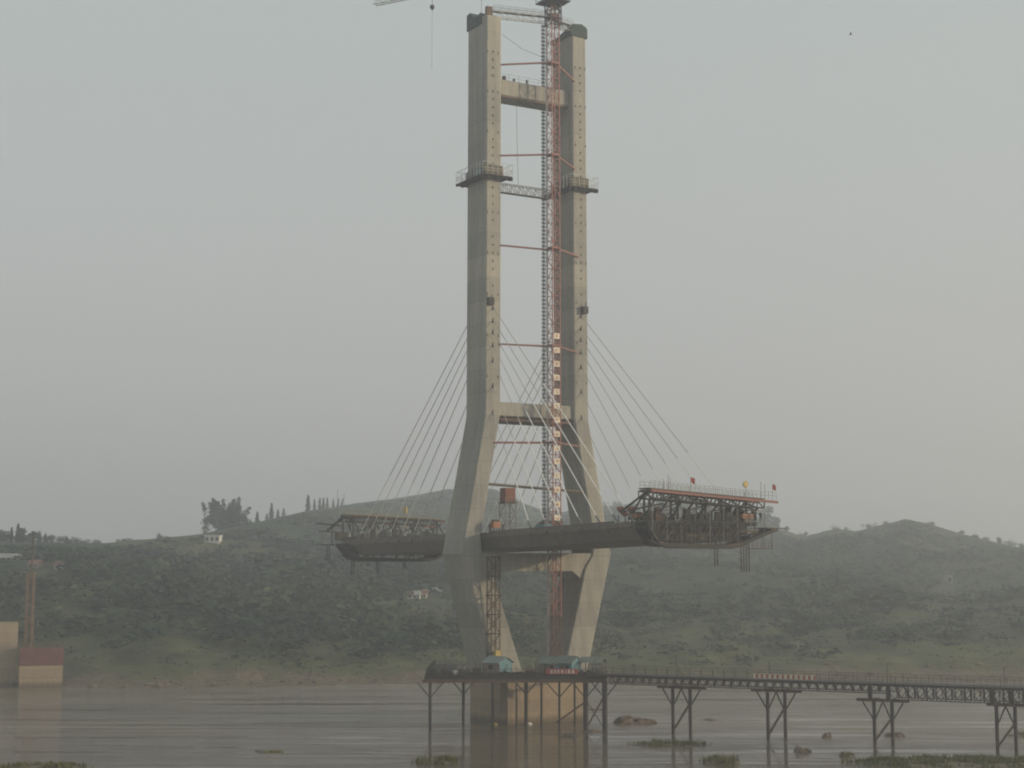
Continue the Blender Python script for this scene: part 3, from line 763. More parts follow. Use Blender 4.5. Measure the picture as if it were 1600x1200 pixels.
# ties from the mast to both legs
TIES = [((787, 102), (857, 97), (872, 101), (893, 127)), ((785, 244), (858, 241), (873, 244), (892, 264)), ((785, 384), (858, 390), (873, 389), (899, 401)),
        ((783, 538), (858, 541), (873, 541), (898, 551)), ((774, 692), (858, 692), (873, 692), (899, 697))]
for a_, b_, c_, d_ in TIES:
    zl = on_v(*a_, 3.7)[2]; zm = on_v(*b_, CV)[2]; zr = on_v(*d_, 3.7)[2]; zc = on_v(*c_, CV)[2]
    ul = on_v(*a_, 3.7)[0] - 0.5
    ur = on_v(*d_, 3.7)[0] + (0.5 if zr < 100 else 0.4)
    t = MB(W)
    t.bar((ul, 3.95, zl), (CU-h, CV-0.3, zm), 0.34, 0.3); t.bar((ul, 2.8, zl+0.2), (CU-h, CV-h, zm+0.2), 0.22, 0.2)
    for q in range(7):
        f0, f1 = q/7, (q+0.5)/7
        A0 = np.array((ul, 3.95, zl)); A1 = np.array((CU-h, CV-0.3, zm)); B0 = np.array((ul, 2.8, zl+0.2)); B1 = np.array((CU-h, CV-h, zm+0.2))
        t.bar(A0+(A1-A0)*f0, B0+(B1-B0)*f1, 0.1); t.bar(B0+(B1-B0)*f1, A0+(A1-A0)*(q+1)/7, 0.1)
    t.part("tie_frame", "red_steel", crane)
    MB(W).bar((CU+h, CV, zc), (max(ur, 8.8), 3.95, zr), 0.3, 0.3).part("tie_strut", "red_steel", crane)
    MB(W).box(CU-h-0.12, CU+h+0.12, CV-h-0.12, CV+h+0.12, zc-0.2, zc+0.2).part("tie_collar", "red_steel", crane)
# slewing platform, cab, jib
mb = lattice(MB(W), (CU, CV), 2.35, 137.9, 142.3, 1.45, 0.2, 0.13); mb.part("climbing_frame", "dark_steel", crane)
MB(W).box(CU-0.85, CU+0.85, CV-0.85, CV+0.85, 139.3, 140.2).part("ram_housing", "rust_steel", crane)
MB(W).box(CU-1.25, CU+1.25, CV-1.25, CV+1.25, 142.3, 142.6).part("slewing_base", "dark_steel", crane)
mb = MB(W); mb.box(CU-2.6, CU+2.6, CV-2.6, CV+2.6, 142.62, 142.8); mb.part("service_platform", "dark_steel", crane)
mb = MB(W)
for k in range(4):
    cc = [(-2.55, -2.55), (2.55, -2.55), (2.55, 2.55), (-2.55, 2.55)]; a_, b_ = cc[k], cc[(k+1) % 4]
    railing(mb, (CU+a_[0], CV+a_[1], 142.8), (CU+b_[0], CV+b_[1], 142.8), 1.1, 1.3, 0.05)
mb.part("platform_railing", "grey_steel", crane)
mb = lattice(MB(W), (CU, CV), 1.9, 142.85, 158.0, 2.0, 0.16, 0.09); mb.part("tower_head", "grey_steel", crane)
MB(W).box(CU+1.0, CU+2.4, CV-0.8, CV+0.9, 143.0, 145.2).part("cab", "white_paint", crane)
tip = np.array(on_Y(585, 8, 333)); basep = np.array(W(CU, CV, tip[2]))
jd = (tip - basep); JL = np.linalg.norm(jd); jd /= JL; jn = np.array([-jd[1], jd[0], 0])
upv = np.array([0, 0, 1.0])
nb = 19
for k in range(nb):
    mb = MB(); p0 = basep + jd * (1.0 + (JL-1.0) * k / nb); p1 = basep + jd * (1.0 + (JL-1.0) * (k+1) / nb)
    for sgn in (-0.6, 0.6): mb.bar(p0 + jn*sgn, p1 + jn*sgn, 0.13)
    mb.bar(p0 + upv*1.15, p1 + upv*1.15, 0.14)
    for sgn in (-0.6, 0.6):
        mb.bar(p0 + jn*sgn, (p0+p1)/2 + upv*1.15, 0.08); mb.bar((p0+p1)/2 + upv*1.15, p1 + jn*sgn, 0.08)
    mb.bar(p0 - jn*0.6, p0 + jn*0.6, 0.08); mb.bar(p0 - jn*0.6, p1 + jn*0.6, 0.07)
    mb.part("jib_section", "pale_steel", crane)
mb = MB(); mb.bar(basep - jd*1.0 + upv*0.2, basep - jd*13 + upv*0.2, 1.5, 0.3); mb.part("counter_jib", "grey_steel", crane)
mb = MB(); mb.bar(basep - jd*9.5 - upv*1.6, basep - jd*12.5 - upv*1.6, 1.4, 2.6); mb.part("counterweight", "concrete_pier", crane)
mb = MB(); mb.bar(W(CU, CV, 158), basep + jd*JL*0.7 + upv*1.2, 0.08); mb.bar(W(CU, CV, 158), basep - jd*12 + upv*0.4, 0.08); mb.part("pendant_line", "dark_steel", crane)
# hook block on its rope (runs on the jib, hangs in view)
tj = JL * (866 - 680) / (866 - 585.0)
hk = basep + jd * tj; hz_ = on_Y(681, 11, hk[1])[2]
mb = MB(); mb.bar(hk, (hk[0], hk[1], hz_+0.4), 0.07); mb.part("hoist_rope", "dark_steel", crane)
mb = MB(); mb.loft([[(hk[0]+math.cos(t)*w, hk[1]+math.sin(t)*w, hz_+dz) for t in np.linspace(0, 6.28, 9)[:-1]] for w, dz in ((0.12, -0.75), (0.2, -0.45), (0.45, -0.3), (0.5, 0.25), (0.2, 0.5))])
mb.part("hook_block", "dark_steel", crane)
mb = MB(); mb.bar((hk[0], hk[1], hz_-0.7), (hk[0], hk[1], on_Y(680, 108, hk[1])[2]), 0.045); mb.part("tag_line", "grey_steel", crane)

# passenger hoist mast and pump pipe behind the beams
HU, HV = 5.9, -3.5
hoist = root("hoist_mast", W(HU, HV, 36.2), "slim ladder-like hoist mast left of the red crane mast", "hoist mast")
zs = np.linspace(zdeck(HV)+0.02, 141.6, 23)
for k in range(22):
    mb = MB(W)
    for su in (-0.34, 0.34): mb.bar((HU+su, HV, zs[k]), (HU+su, HV, zs[k+1]), 0.07)
    n_ = 6
    for q in range(n_):
        z = zs[k] + (zs[k+1]-zs[k])*(q+0.5)/n_
        mb.bar((HU-0.5, HV, z), (HU+0.5, HV, z), 0.12, 0.2)
        mb.bar((HU, HV-0.3, z), (HU, HV+0.3, z), 0.14, 0.2)
    mb.bar((HU, HV, zs[k]), (HU, HV, zs[k+1]), 0.16)
    mb.part("mast_section", "dark_steel", hoist)
mb = MB(W)
for z in (50, 66, 82, 96, 112): mb.bar((HU+0.3, HV, z), (8.5, HV, z), 0.12)
mb.part("wall_tie", "grey_steel", hoist)
mb = MB(W); mb.bar((HU+0.98, HV, zdeck(HV)+0.02), (HU+0.98, HV, 141.0), 0.2, n=8)
mb.thing("pump_pipe", "white_paint", "white vertical concrete pump pipe beside the hoist mast", "pipe")

# gangways to the crane
def gangway(p, q, depth, lab, mat="pale_steel", width=1.0, bays=9, rail=1.1, off=0.0):
    p, q = np.array(p, float), np.array(q, float)
    rt = root("gangway", W(*((p+q)/2 - np.array([0, 0, depth]))), lab, "gangway", "steel gangways high on the tower")
    for sv in (-width/2, width/2):
        o = np.array([0, sv, 0]); mb = MB(W); truss(mb, p+o, q+o, depth, bays, 0.14, 0.07); mb.part("side_truss", mat, rt)
    mb = MB(W); mb.bar(p - [0, 0, depth*off], q - [0, 0, depth*off], width, 0.12); mb.part("walk_board", "dark_steel", rt)
    if rail:
        mb = MB(W)
        for sv in (-width/2, width/2): railing(mb, p + [0, sv, 0.05], q + [0, sv, 0.05], rail, 1.6, 0.05)
        mb.part("railing", "grey_steel", rt)
    return rt
zl = on_v(785, 288, 3.0)[2]; zr = on_v(860, 296, CV)[2]
gangway((-8.2, 3.3, zl), (CU-0.9, CV-0.2, zr - 0.2), 1.75, "grey truss gangway from the near leg platform to the crane mast", mat="grey_steel", off=1.0, rail=0, bays=12)
zl = on_v(785, 21, 3.0)[2]; zr = on_v(855, 26, CV)[2]
gangway((-9.6, 2.6, zl+0.2), (CU-0.9, CV-0.2, zr), 1.25, "railed gangway from the near leg top to the crane mast", bays=7)
zl = on_v(876, 34, CV)[2]; zr = on_v(900, 47, 3.0)[2]
gangway((CU+0.9, CV-0.2, zl), (8.9, 2.8, max(zr, 139.9)), 1.2, "short gangway from the crane mast to the far leg top", mat="grey_steel", bays=6)
# pipe prop between the legs just above the deck
zl, zr = on_v(762, 756, 3.0)[2], on_v(890, 768, 3.0)[2]
mb = MB(W); mb.bar((-11.5, 3.0, zl), (10.9, 3.0, zr), 0.55, n=10)
mb.thing("pipe_prop", "timber", "long brown steel pipe propped between the tower legs above the deck", "pipe")
# loose ropes
def rope(pts, lab, r=0.05):
    mb = MB(W)
    for a_, b_ in zip(pts[:-1], pts[1:]): mb.bar(a_, b_, r)
    return mb.thing("rope", "dark_steel", lab, "rope")
rope([(-4.3, 2.9, 122.6), (-4.2, 3.0, 113), (-4.0, 3.1, 104.3)], "thin rope hanging from the upper crossbeam to the gangway")
rope([(-8.2, 3.9, 134.9), (-4, 4.6, 132.4), (CU-0.9, 5.4, 130.9)], "thin wire sagging from the near leg top to the crane")
MB(W).bar((-11.0, 0.5, 139.4), (-11.0, 0.5, 146.0), 0.07).thing("lightning_rod", "grey_steel", "thin rod standing on top of the near tower leg", "rod")
# drums and small gear on the upper crossbeam
for k, (u, rr_, hh, lab) in enumerate(((-6.6, 0.42, 0.95, "largest dark drum standing on the upper crossbeam"), (-4.3, 0.24, 0.75, "small dark bollard in the middle of the upper crossbeam"), (-1.3, 0.22, 0.95, "small dark post on the upper crossbeam nearest the crane"))):
    mb = MB(W); mb.loft([[(u+math.cos(t)*w, 1.9+math.sin(t)*w, 126.2+dz) for t in np.linspace(0, 6.28, 11)[:-1]] for w, dz in ((rr_, 0), (rr_*1.05, hh*0.45), (rr_*0.9, hh*0.5), (rr_*1.0, hh*0.9), (rr_*0.5, hh))])
    mb.thing("drum" if k == 0 else "bollard", "dark_steel", lab, "drum" if k == 0 else "bollard")

# second hoist tower under the deck, beside the near leg
lu, lv = on_v(771, 980, 7.2)[0], 7.2
lr = root("scaffold_tower", W(lu, lv, 9.95), "rusty scaffold hoist tower with yellow cage below the deck by the near leg", "scaffold tower")
zs = np.linspace(9.97, 31.4, 7)
for k in range(6):
    lattice(MB(W), (lu, lv), 1.75, zs[k], zs[k+1], 1.75, 0.2, 0.11).part("tower_section", "timber" if k < 2 else "rust_steel", lr)
    mb = MB(W); mb.box(lu-1.15, lu+1.15, lv-1.15, lv+1.15, zs[k+1]-0.16, zs[k+1]-0.02); mb.part("landing", "dark_steel", lr)
MB(W).box(lu-0.55, lu+0.55, lv+1.0, lv+1.9, 12.4, 14.0).part("lift_cage", "yellow_paint", lr)

# ------------------------------------------------------------------ things on the deck
tu, tv = -6.0, 2.4
zd = zdeck(tv)
tk = root("water_tank", W(tu, tv, zd), "rust red steel tank on a lattice stand on the deck between legs", "water tank")
MB(W).loft([[(tu-1.1, tv-1.1, z), (tu+1.1, tv-1.1, z), (tu+1.1, tv+1.1, z), (tu-1.1, tv+1.1, z)] for z in (42.0, 44.7)]).part("tank", "tank_rust", tk)
mb = MB(W)
for z in (42.3, 43.3, 44.5):
    mb.box(tu-1.16, tu+1.16, tv-1.16, tv+1.16, z, z+0.1)
mb.part("tank_band", "rust_steel", tk)
MB(W).box(tu-1.35, tu+1.35, tv-1.35, tv+1.35, 41.78, 41.98).part("stand_platform", "dark_steel", tk)
for su in (-1.15, 1.15):
    for sv in (-1.15, 1.15): MB(W).bar((tu+su, tv+sv, zd), (tu+su, tv+sv, 41.78), 0.16).part("leg", "grey_steel", tk)
mb = lattice(MB(W), (tu, tv), 2.3, zd+0.1, 41.7, 1.9, 0.05, 0.1); mb.part("bracing", "grey_steel", tk)
railing_ = MB(W)
for a_, b_ in (((-1.3, -1.3), (1.3, -1.3)), ((-1.3, 1.3), (1.3, 1.3))): railing(railing_, (tu+a_[0], tv+a_[1], 41.98), (tu+b_[0], tv+b_[1], 41.98), 0.9, 1.0, 0.05)
railing_.part("railing", "grey_steel", tk)

def machine(u, v, lab, name, cat, mat, w=1.8, d=1.4, hgt=1.9, hop=False):
    z = zdeck(v) + 0.004
    rt = root(name, W(u, v, z), lab, cat)
    for su in (-1, 1):
        for sv in (-1, 1): MB(W).bar((u+su*w*0.42, v+sv*d*0.42, z), (u+su*w*0.42, v+sv*d*0.42, z+hgt*0.45), 0.14).part("leg", "dark_steel", rt)
    if hop: MB(W).loft([[(u-w*q, v-d*q, zz), (u+w*q, v-d*q, zz), (u+w*q, v+d*q, zz), (u-w*q, v+d*q, zz)] for zz, q in ((z+hgt*0.4, 0.2), (z+hgt*0.8, 0.5), (z+hgt, 0.52))]).part("hopper", mat, rt)
    else:
        MB(W).box(u-w/2, u+w/2, v-d/2, v+d/2, z+hgt*0.35, z+hgt*0.85).part("body", mat, rt)
        MB(W).box(u-w/3, u+w/3, v-d/3, v+d/3, z+hgt*0.85, z+hgt).part("lid", "dark_steel", rt)
    return rt
machine(-10.6, 5.6, "small orange winch at the deck edge beside the near leg", "winch", "winch", "orange_paint", 1.5, 1.4, 2.4)
machine(-10.0, 49.0, "orange mixer hopper on the deck behind the right form traveller", "mixer_hopper", "hopper", "orange_paint", 2.4, 2.4, 2.6, True)
machine(-10.2, 52.5, "low orange machine on the deck beside the mixer hopper", "pump_machine", "machine", "orange_paint", 1.6, 1.8, 1.5)
# dark red shed at the foot of the far leg and low huts
def shed(fr, x0, x1, y0, y1, z, hw, hr, lab, name, cat, wall, roof, ridge='x', door=True, over=0.35, posts=False, gable=True, wall2=None):
    cx, cy = (x0+x1)/2, (y0+y1)/2
    rt = root(name, fr(cx, cy, z), lab, cat)
    g = 0.0
    if posts:
        for x in (x0, x1):
            for y in (y0, y1): MB(fr).bar((x, y, z), (x, y, z+hw), 0.14).part("post", "timber", rt)
    else:
        if ridge == 'x':
            MB(fr).loft([[(x, y0, z), (x, y1, z), (x, y1, z+hw), (x, cy, z+hw+hr), (x, y0, z+hw)] for x in (x0, x1)]).part("wall", wall, rt)
        else:
            MB(fr).loft([[(x0, y, z), (x1, y, z), (x1, y, z+hw), (cx, y, z+hw+hr), (x0, y, z+hw)] for y in (y0, y1)]).part("wall", wall, rt)
        if door:
            yf = y0 - 0.03
            dr = MB(fr).box(cx-0.9, cx, yf-0.03, yf+0.02, z+0.05, z+min(2.0, hw*0.85)).part("door", "timber", rt)
            MB(fr).box(cx-0.2, cx-0.12, yf-0.07, yf-0.031, z+0.9, z+1.05).part("handle", "dark_steel", dr)
            wd = MB(fr).box(cx+0.35, cx+1.15, yf-0.03, yf+0.02, z+0.9, z+hw*0.75).part("window", "glass_dark", rt)
            MB(fr).box(cx+0.3, cx+1.2, yf-0.06, yf+0.01, z+0.82, z+0.898).part("sill", "timber", wd)
    t = 0.1
    for s in (-1, 1):
        if ridge == 'x':
            ye = y0-over if s < 0 else y1+over; ze = z+hw-hr*over/((y1-y0)/2)
            MB(fr).loft([[(x, cy, z+hw+hr+0.02), (x, ye, ze+0.02), (x, ye, ze+0.02+t), (x, cy, z+hw+hr+0.02+t)] for x in (x0-over, x1+over)]).part("roof_slope", roof, rt)
        else:
            xe = x0-over if s < 0 else x1+over; ze = z+hw-hr*over/((x1-x0)/2)
            MB(fr).loft([[(cx, y, z+hw+hr+0.02), (xe, y, ze+0.02), (xe, y, ze+0.02+t), (cx, y, z+hw+hr+0.02+t)] for y in (y0-over, y1+over)]).part("roof_slope", roof, rt)
    return rt
shed(W, 7.6, 11.0, -8.6, -5.2, zdeck(-7)+0.005, 2.3, 0.5, "dark red hut on the deck at the foot of the far leg", "site_hut", "hut", "form_red", "rust_steel", 'x', over=0.2)
for k, (u, v, L_, hh, m_, lab) in enumerate(((-9.6, 21.6, 3.2, 0.9, "blue_sheet", "bluish tarpaulin covered stack on the deck between two cables"), (-3.0, 12.0, 5.5, 1.0, "rust_steel", "rusty stack of beams on the deck left of the crane mast"), (2.0, 19.5, 4.0, 0.8, "timber", "timber stack on the deck in front of the far leg"))):
    z = zdeck(v) + 0.005; mb = MB(W)
    rr = random.Random(k)
    for q in range(4):
        for w_ in range(3): mb.bar((u - 0.6 + w_*0.6 + rr.uniform(-.05, .05), v-L_/2+rr.uniform(-.3, .3), z+0.12+q*hh/4), (u-0.6+w_*0.6, v+L_/2, z+0.12+q*hh/4), 0.5, hh/4-0.02)
    mb.thing("material_stack", m_, lab, "stack")

# ------------------------------------------------------------------ form travellers at both cantilever tips
def flag(parent, u, v, z0, z1, mat, w=1.0):
    mb = MB(W); mb.bar((u, v, z0), (u, v, z1), 0.05); p = mb.part("flag_pole", "grey_steel", parent)
    n_ = 6; f = MB(W); top, bot = [], []
    rings = []
    for k in range(n_+1):
        du = w*k/n_*0.75; dv = 0.1*math.sin(k*1.3); dz = -0.18*k/n_*w
        rings.append([(u+0.03+du, v+dv-0.015, z1-0.02+dz), (u+0.03+du, v+dv+0.015, z1-0.02+dz), (u+0.03+du, v+dv+0.015, z1-0.85+dz*2), (u+0.03+du, v+dv-0.015, z1-0.85+dz*2)])
    f.loft(rings).part("flag", mat, p)
def traveller(sd, lab):
    v0 = 57.5 if sd > 0 else -61.5          # plane of the front frame
    zd = zdeck(v0)
    rt = root("form_traveller", W(0, v0, zd-5.0), lab, "form traveller", "form travellers at the cantilever tips")
    if sd > 0:
        L = lambda px, py, dv=0.0: on_v(px, py, v0+dv)
    # coordinates of the transverse frame (u from near to far edge)
    uL, uR = (-11.4, 13.6) if sd > 0 else (-12.6, 12.6)
    zt = (lambda u: 41.75 - 0.053*(u+11)) if sd > 0 else (lambda u: 40.9 - 0.032*(u+11))
    fr_ = [v0, v0 - sd*3.0]
    # top transverse trusses
    for kf, v in enumerate(fr_):
        mb = MB(W)
        truss(mb, (uL, v, zt(uL)), (uR-1.2, v, zt(uR-1.2)), 1.15, 16, 0.26, 0.14)
        mb.part("cross_truss", "dark_steel", rt)
        MB(W).bar((uL+0.2, v+sd*0.25, zt(uL)+0.05), (uR+ (1.6 if kf == 0 else 0), v+sd*0.25, zt(uR+ (1.6 if kf == 0 else 0))+0.05), 0.3, 0.42).part("top_beam", "red_steel" if sd > 0 else "rust_steel", rt)
    mb = MB(W); c = []
    mb.quadbox([W(uL, fr_[1], zt(uL)+0.36), W(uR-1, fr_[1], zt(uR-1)+0.36), W(uR-1, fr_[0], zt(uR-1)+0.36), W(uL, fr_[0], zt(uL)+0.36),
                W(uL, fr_[1], zt(uL)+0.52), W(uR-1, fr_[1], zt(uR-1)+0.52), W(uR-1, fr_[0], zt(uR-1)+0.52), W(uL, fr_[0], zt(uL)+0.52)])
    mb.part("top_walkway", "plank_pale" if sd < 0 else "timber", rt)
    mb = MB(W)
    for v in fr_: railing(mb, (uL+0.3, v, zt(uL)+0.5), (uR-1.0, v, zt(uR-1)+0.5), 1.15, 0.9, 0.045, 2)
    if sd > 0: railing(mb, (uR-1.0, v0, zt(uR-1)+0.5), (uR+1.5, v0, zt(uR+1.5)+0.5), 1.2, 0.8, 0.045, 2)
    mb.part("railing", "grey_steel", rt)
    # main longitudinal trusses (rhombus frames standing on the deck)
    for u in (-10.6, -5.2, 0.0, 5.2, 10.6):
        mb = MB(W); zt_ = zt(u) - 1.7; vf, vm, vr = v0 + sd*0.6, v0 - sd*2.6, v0 - sd*7.0
        zb = zdeck(vm) + 0.35
        mb.bar((u, vm, zb), (u, vm, zt_+1.5), 0.28); mb.bar((u, vf, zt_+0.4), (u, vm, zt_+1.4), 0.22)
        mb.bar((u, vm, zb+0.1), (u, vf, zt_+0.5), 0.24); mb.bar((u, vm, zt_+1.4), (u, vr, zdeck(vr)+0.5), 0.24)
        mb.bar((u, vm, zb), (u, vr, zdeck(vr)+0.45), 0.22); mb.bar((u, (vm+vf)/2, (zb+zt_+0.5)/2), (u, (vm+vf)/2, zt_+0.9), 0.2)
        mb.part("main_truss", "dark_steel", rt)
    # hanger bars, front frame
    mb = MB(W)
    for u in np.linspace(uL+0.5, uR-1.3, 9): mb.bar((u, v0+0.15*sd, zt(u)-1.4), (u, v0+0.15*sd, zd-4.2), 0.09)
    mb.part("hanger_bar", "grey_steel", rt)
    # side posts and rakers
    for k, u in enumerate((uL+0.4, -5.3, 0.4, 5.6, 10.9)):
        mb = MB(W); mb.bar((u, v0-0.5*sd, zt(u)-1.5), (u, v0-0.5*sd, zd+0.2), 0.32); mb.part("post", "dark_steel", rt)
        if k: mb = MB(W); mb.bar((u-4.0, v0-0.7*sd, zd+1.6), (u+0.6, v0-0.7*sd, zt(u)-1.4), 0.22); mb.part("raker", "dark_steel", rt)
    # new segment formwork: hull-shaped underside
    vA, vB = v0 - sd*(3.2 if sd > 0 else 6.0), v0 + sd*0.8
    if sd > 0:
        prof = [(-12.0, -0.9), (-9.8, -3.5), (-8.6, -3.75), (4.0, -3.95), (7.0, -3.55), (13.4, -1.3), (14.6, -1.0)]
    else:
        prof = [(-13.2, -0.7), (-10.6, -3.6), (-8.5, -3.8), (6.0, -4.1), (8.5, -3.8), (12.8, -1.4), (13.6, -0.9)]
    for j in range(len(prof)-1):
        (ua, za), (ub, zb_) = prof[j], prof[j+1]
        mb = MB(W); mb.quadbox([W(ua, vA, zd+za-0.22), W(ub-0.03, vA, zd+zb_-0.22), W(ub-0.03, vB, zd+zb_-0.22), W(ua, vB, zd+za-0.22), W(ua, vA, zd+za), W(ub-0.03, vA, zd+zb_), W(ub-0.03, vB, zd+zb_), W(ua, vB, zd+za)])
        mb.part("form_panel", "rust_steel" if j % 2 else "dark_steel", rt)
    mb = MB(W)
    for v in np.linspace(vA, vB, 4):
        for j in range(len(prof)-1):
            (ua, za), (ub, zb_) = prof[j], prof[j+1]; mb.bar((ua, v, zd+za-0.4), (ub, v, zd+zb_-0.4), 0.22, 0.34)
    for u in np.arange(-8.4, 4.4, 1.0):
        mb.bar((u, vB, zd-4.5), (u+0.5, vB, zd-3.95), 0.09); mb.bar((u+0.5, vB, zd-3.95), (u+1.0, vB, zd-4.5), 0.09)
    mb.bar((-8.9, vB, zd-4.55), (5.0, vB, zd-4.55), 0.2); mb.bar((-8.9, vB, zd-4.55), (-12.2, vB, zd-3.2), 0.18); mb.bar((5.0, vB, zd-4.55), (8.2, vB, zd-3.8), 0.18)
    mb.part("bottom_frame", "dark_steel", rt)
    # scaffold clutter inside the open end
    mb = MB(W); rr = random.Random(5 + sd)
    for k in range(70):
        u = rr.uniform(-11, 12.0); zb_ = np.interp(u, [p[0] for p in prof], [p[1] for p in prof]); v = v0 + sd*rr.uniform(-3, 0.6)
        mb.bar((u, v, zd+zb_), (u, v, zd+rr.uniform(-0.6, 1.9)), 0.09)
        if k % 2: mb.bar((u, v, zd+rr.uniform(-3, 0.5)), (u+rr.uniform(-3, 3), v, zd+rr.uniform(-3, 0.5)), 0.11)
    for z in (-3.2, -2.2, -1.1, -0.1, 1.0): mb.bar((-10.4+abs(z)*0.3, v0+0.4*sd, zd+z), (11.0-abs(z)*1.1, v0+0.4*sd, zd+z-0.1), 0.1)
    o = mb.part("scaffold", "dark_steel", rt); o["kind"] = "stuff"
    # forms of the segment being cast: slab edge, webs and bracing, open between
    zz = zd; va_, vb_ = sorted((v0-sd*0.9, v0-sd*0.6))
    MB(W).box(-11.3, 11.3, va_, vb_, zz-0.75, zz-0.2).part("slab_form", "form_dark", rt)
    if sd > 0: MB(W).box(-11.4, 11.4, 53.66, va_-0.05, zz-0.42, zz-0.2).part("shade_cover", "form_dark", rt)  # cover added to keep skylight out and darken the open end
    for k, (u, w_, dp) in enumerate(((-10.2, 1.1, 2.6), (-6.4, 0.25, 3.4), (-2.6, 0.25, 3.5), (1.4, 0.25, 3.5), (5.0, 0.25, 3.4), (8.6, 0.6, 2.2))):
        MB(W).box(u-w_, u+w_, va_+0.05, vb_-0.05, zz-dp, zz-0.77).part("web_form", "form_dark", rt)
    for u in np.arange(-9.5, 7.5, 1.9):
        MB(W).bar((u, v0-sd*0.5, zz-3.3), (u+1.7, v0-sd*0.5, zz-0.9), 0.14).part("form_brace", "timber", rt)
    for k, (ua, ub, za, zb_) in enumerate(((-3.6, 0.2, -2.7, -2.2), (1.2, 5.6, -3.0, -2.5), (7.2, 11.5, -1.8, -1.4), (-8.6, -5.4, -2.0, -1.6))):
        MB(W).box(ua, ub, *sorted((v0-sd*0.55, v0-sd*0.45)), zd+za, zd+zb_).part("timber_panel", "form_dark" if k % 2 else "timber", rt)
    # gear standing about under the trusses
    rg = random.Random(11 + sd)
    for k in range(18):
        u = -10.8 + 21.0 * k / 17 + rg.uniform(-0.4, 0.4); vv_ = v0 - sd * rg.uniform(0.9, 3.0); ww = rg.uniform(0.35, 0.95); hh = rg.uniform(0.5, 2.4); dd = rg.uniform(0.3, 0.6)
        q = rg.uniform(0.55, 1.0); zz = zd - 0.1
        MB(W).loft([[(u-ww*e, vv_-dd*e, z_), (u+ww*e, vv_-dd*e, z_), (u+ww*e, vv_+dd*e, z_), (u-ww*e, vv_+dd*e, z_)] for z_, e in ((zz, 0.9), (zz+hh*0.2, 1.0), (zz+hh*0.75, 1.0), (zz+hh, q))]).part("site_gear", ("form_dark", "dark_steel", "rust_steel", "timber", "form_dark", "grey_steel")[k % 6], rt)
    mb = MB(W)
    for k in range(34):
        u = rg.uniform(-10.5, 10.5); za = zd + rg.uniform(0.2, 2.5)
        mb.bar((u, v0 - sd*rg.uniform(0, 3), za), (u + rg.uniform(-2.8, 2.8), v0 - sd*rg.uniform(0, 3), min(za + rg.uniform(-0.5, 2.2), zt(u)-1.0)), rg.choice((0.08, 0.12, 0.16)))
    o = mb.part("loose_tubes", "dark_steel", rt); o["kind"] = "stuff"
    # edge platforms and hanging ladders
    if sd > 0:
        for (ua, ub, z) in ((9.4, 13.6, -4.6),):
            mb = MB(W); mb.box(ua, ub, v0-1.0, v0+0.6, zd+z, zd+z+0.12)
            for u in (ua+0.1, (ua+ub)/2, ub-0.1): mb.bar((u, v0+0.5, zd+z), (u, v0+0.5, zd-1.6), 0.08)
            railing(mb, (ua, v0+0.55, zd+z+0.1), (ub, v0+0.55, zd+z+0.1), 0.9, 0.8, 0.05); mb.part("hanging_cradle", "rust_steel", rt)
        mb = MB(W); mb.box(12.4, 16.4, v0-3.0, v0+0.7, zd-1.12, zd-0.98); mb.part("edge_platform", "timber", rt)
        drops = ((1.6, 3.2), (7.1, 4.2), (8.2, 4.2))
    else:
        mb = MB(W); mb.box(-16.6, -12.4, v0-5, v0+1.0, zd-1.0, zd-0.86); mb.part("edge_platform", "dark_steel", rt)
        drops = ((-9.2, 3.6), (-2.9, 3.4), (3.9, 1.8), (-15.2, 3.0))
    for u, Ld in drops:
        mb = MB(W); zb_ = zd - 4.3 if -12 < u < 9 else zd - 1.4
        for du in (-0.3, 0.3): mb.bar((u+du, v0+sd*0.6, zb_+0.6), (u+du, v0+sd*0.6, zb_-Ld), 0.13)
        for q in range(8): mb.bar((u-0.3, v0+sd*0.6, zb_-Ld*q/8), (u+0.3, v0+sd*0.6, zb_-Ld*q/8), 0.09)
        mb.part("hanging_ladder", "dark_steel", rt)
    # rods sticking up
    for u, hh in ((-8.2, 3.2), (-7.2, 4.0), (-6.8, 3.6), (-3.0, 2.4), (8.6, 2.2), (uR-1.4, 4.4), (uR-0.6, 4.0)) if sd > 0 else ((-13.6, 7.0), (-12.0, 6.2), (8.8, 1.5)):
        MB(W).bar((u, v0-0.5*sd, zt(u)-(1.0 if sd > 0 else 4.0)), (u, v0-0.5*sd, zt(u)-1.0+hh), 0.06).part("rod", "grey_steel", rt)
    if sd > 0:
        flag(rt, -3.0, v0, zt(-3)+0.5, zt(-3)+2.9, "flag_red"); flag(rt, 14.3, v0, zt(14.3)+0.3, zt(14.3)+3.1, "flag_red", 0.8)
        MB(W).loft([[(8.5+math.cos(t)*0.55*w, v0+dv, zt(8.5)+2.6+math.sin(t)*0.6*w) for t in np.linspace(0, 6.28, 11)[:-1]] for dv, w in ((-0.15, 0.9), (0, 1.0), (0.15, 0.9))]).part("round_board", "yellow_paint", rt)
        MB(W).bar((8.5, v0, zt(8.5)+0.4), (8.5, v0, zt(8.5)+2.1), 0.06).part("board_pole", "grey_steel", rt)
        mb = MB(W); mb.bar((uL, v0-0.3, zt(uL)), (uL-2.6, v0-4.5, zd+1.3), 0.3); mb.bar((uL-2.6, v0-4.5, zd+1.3), (-7.5, v0-1.5, zt(-7)-1.7), 0.24); mb.part("back_stay", "dark_steel", rt)
    else:
        mb = MB(W); P_ = [(-15.8, 37.7), (-14.2, 38.9), (-12.6, 40.3), (-11.2, 40.8), (-9.6, 40.2)]
        for (ua, za), (ub, zb_) in zip(P_[:-1], P_[1:]): mb.bar((ua, v0, za), (ub, v0, zb_), 0.5)
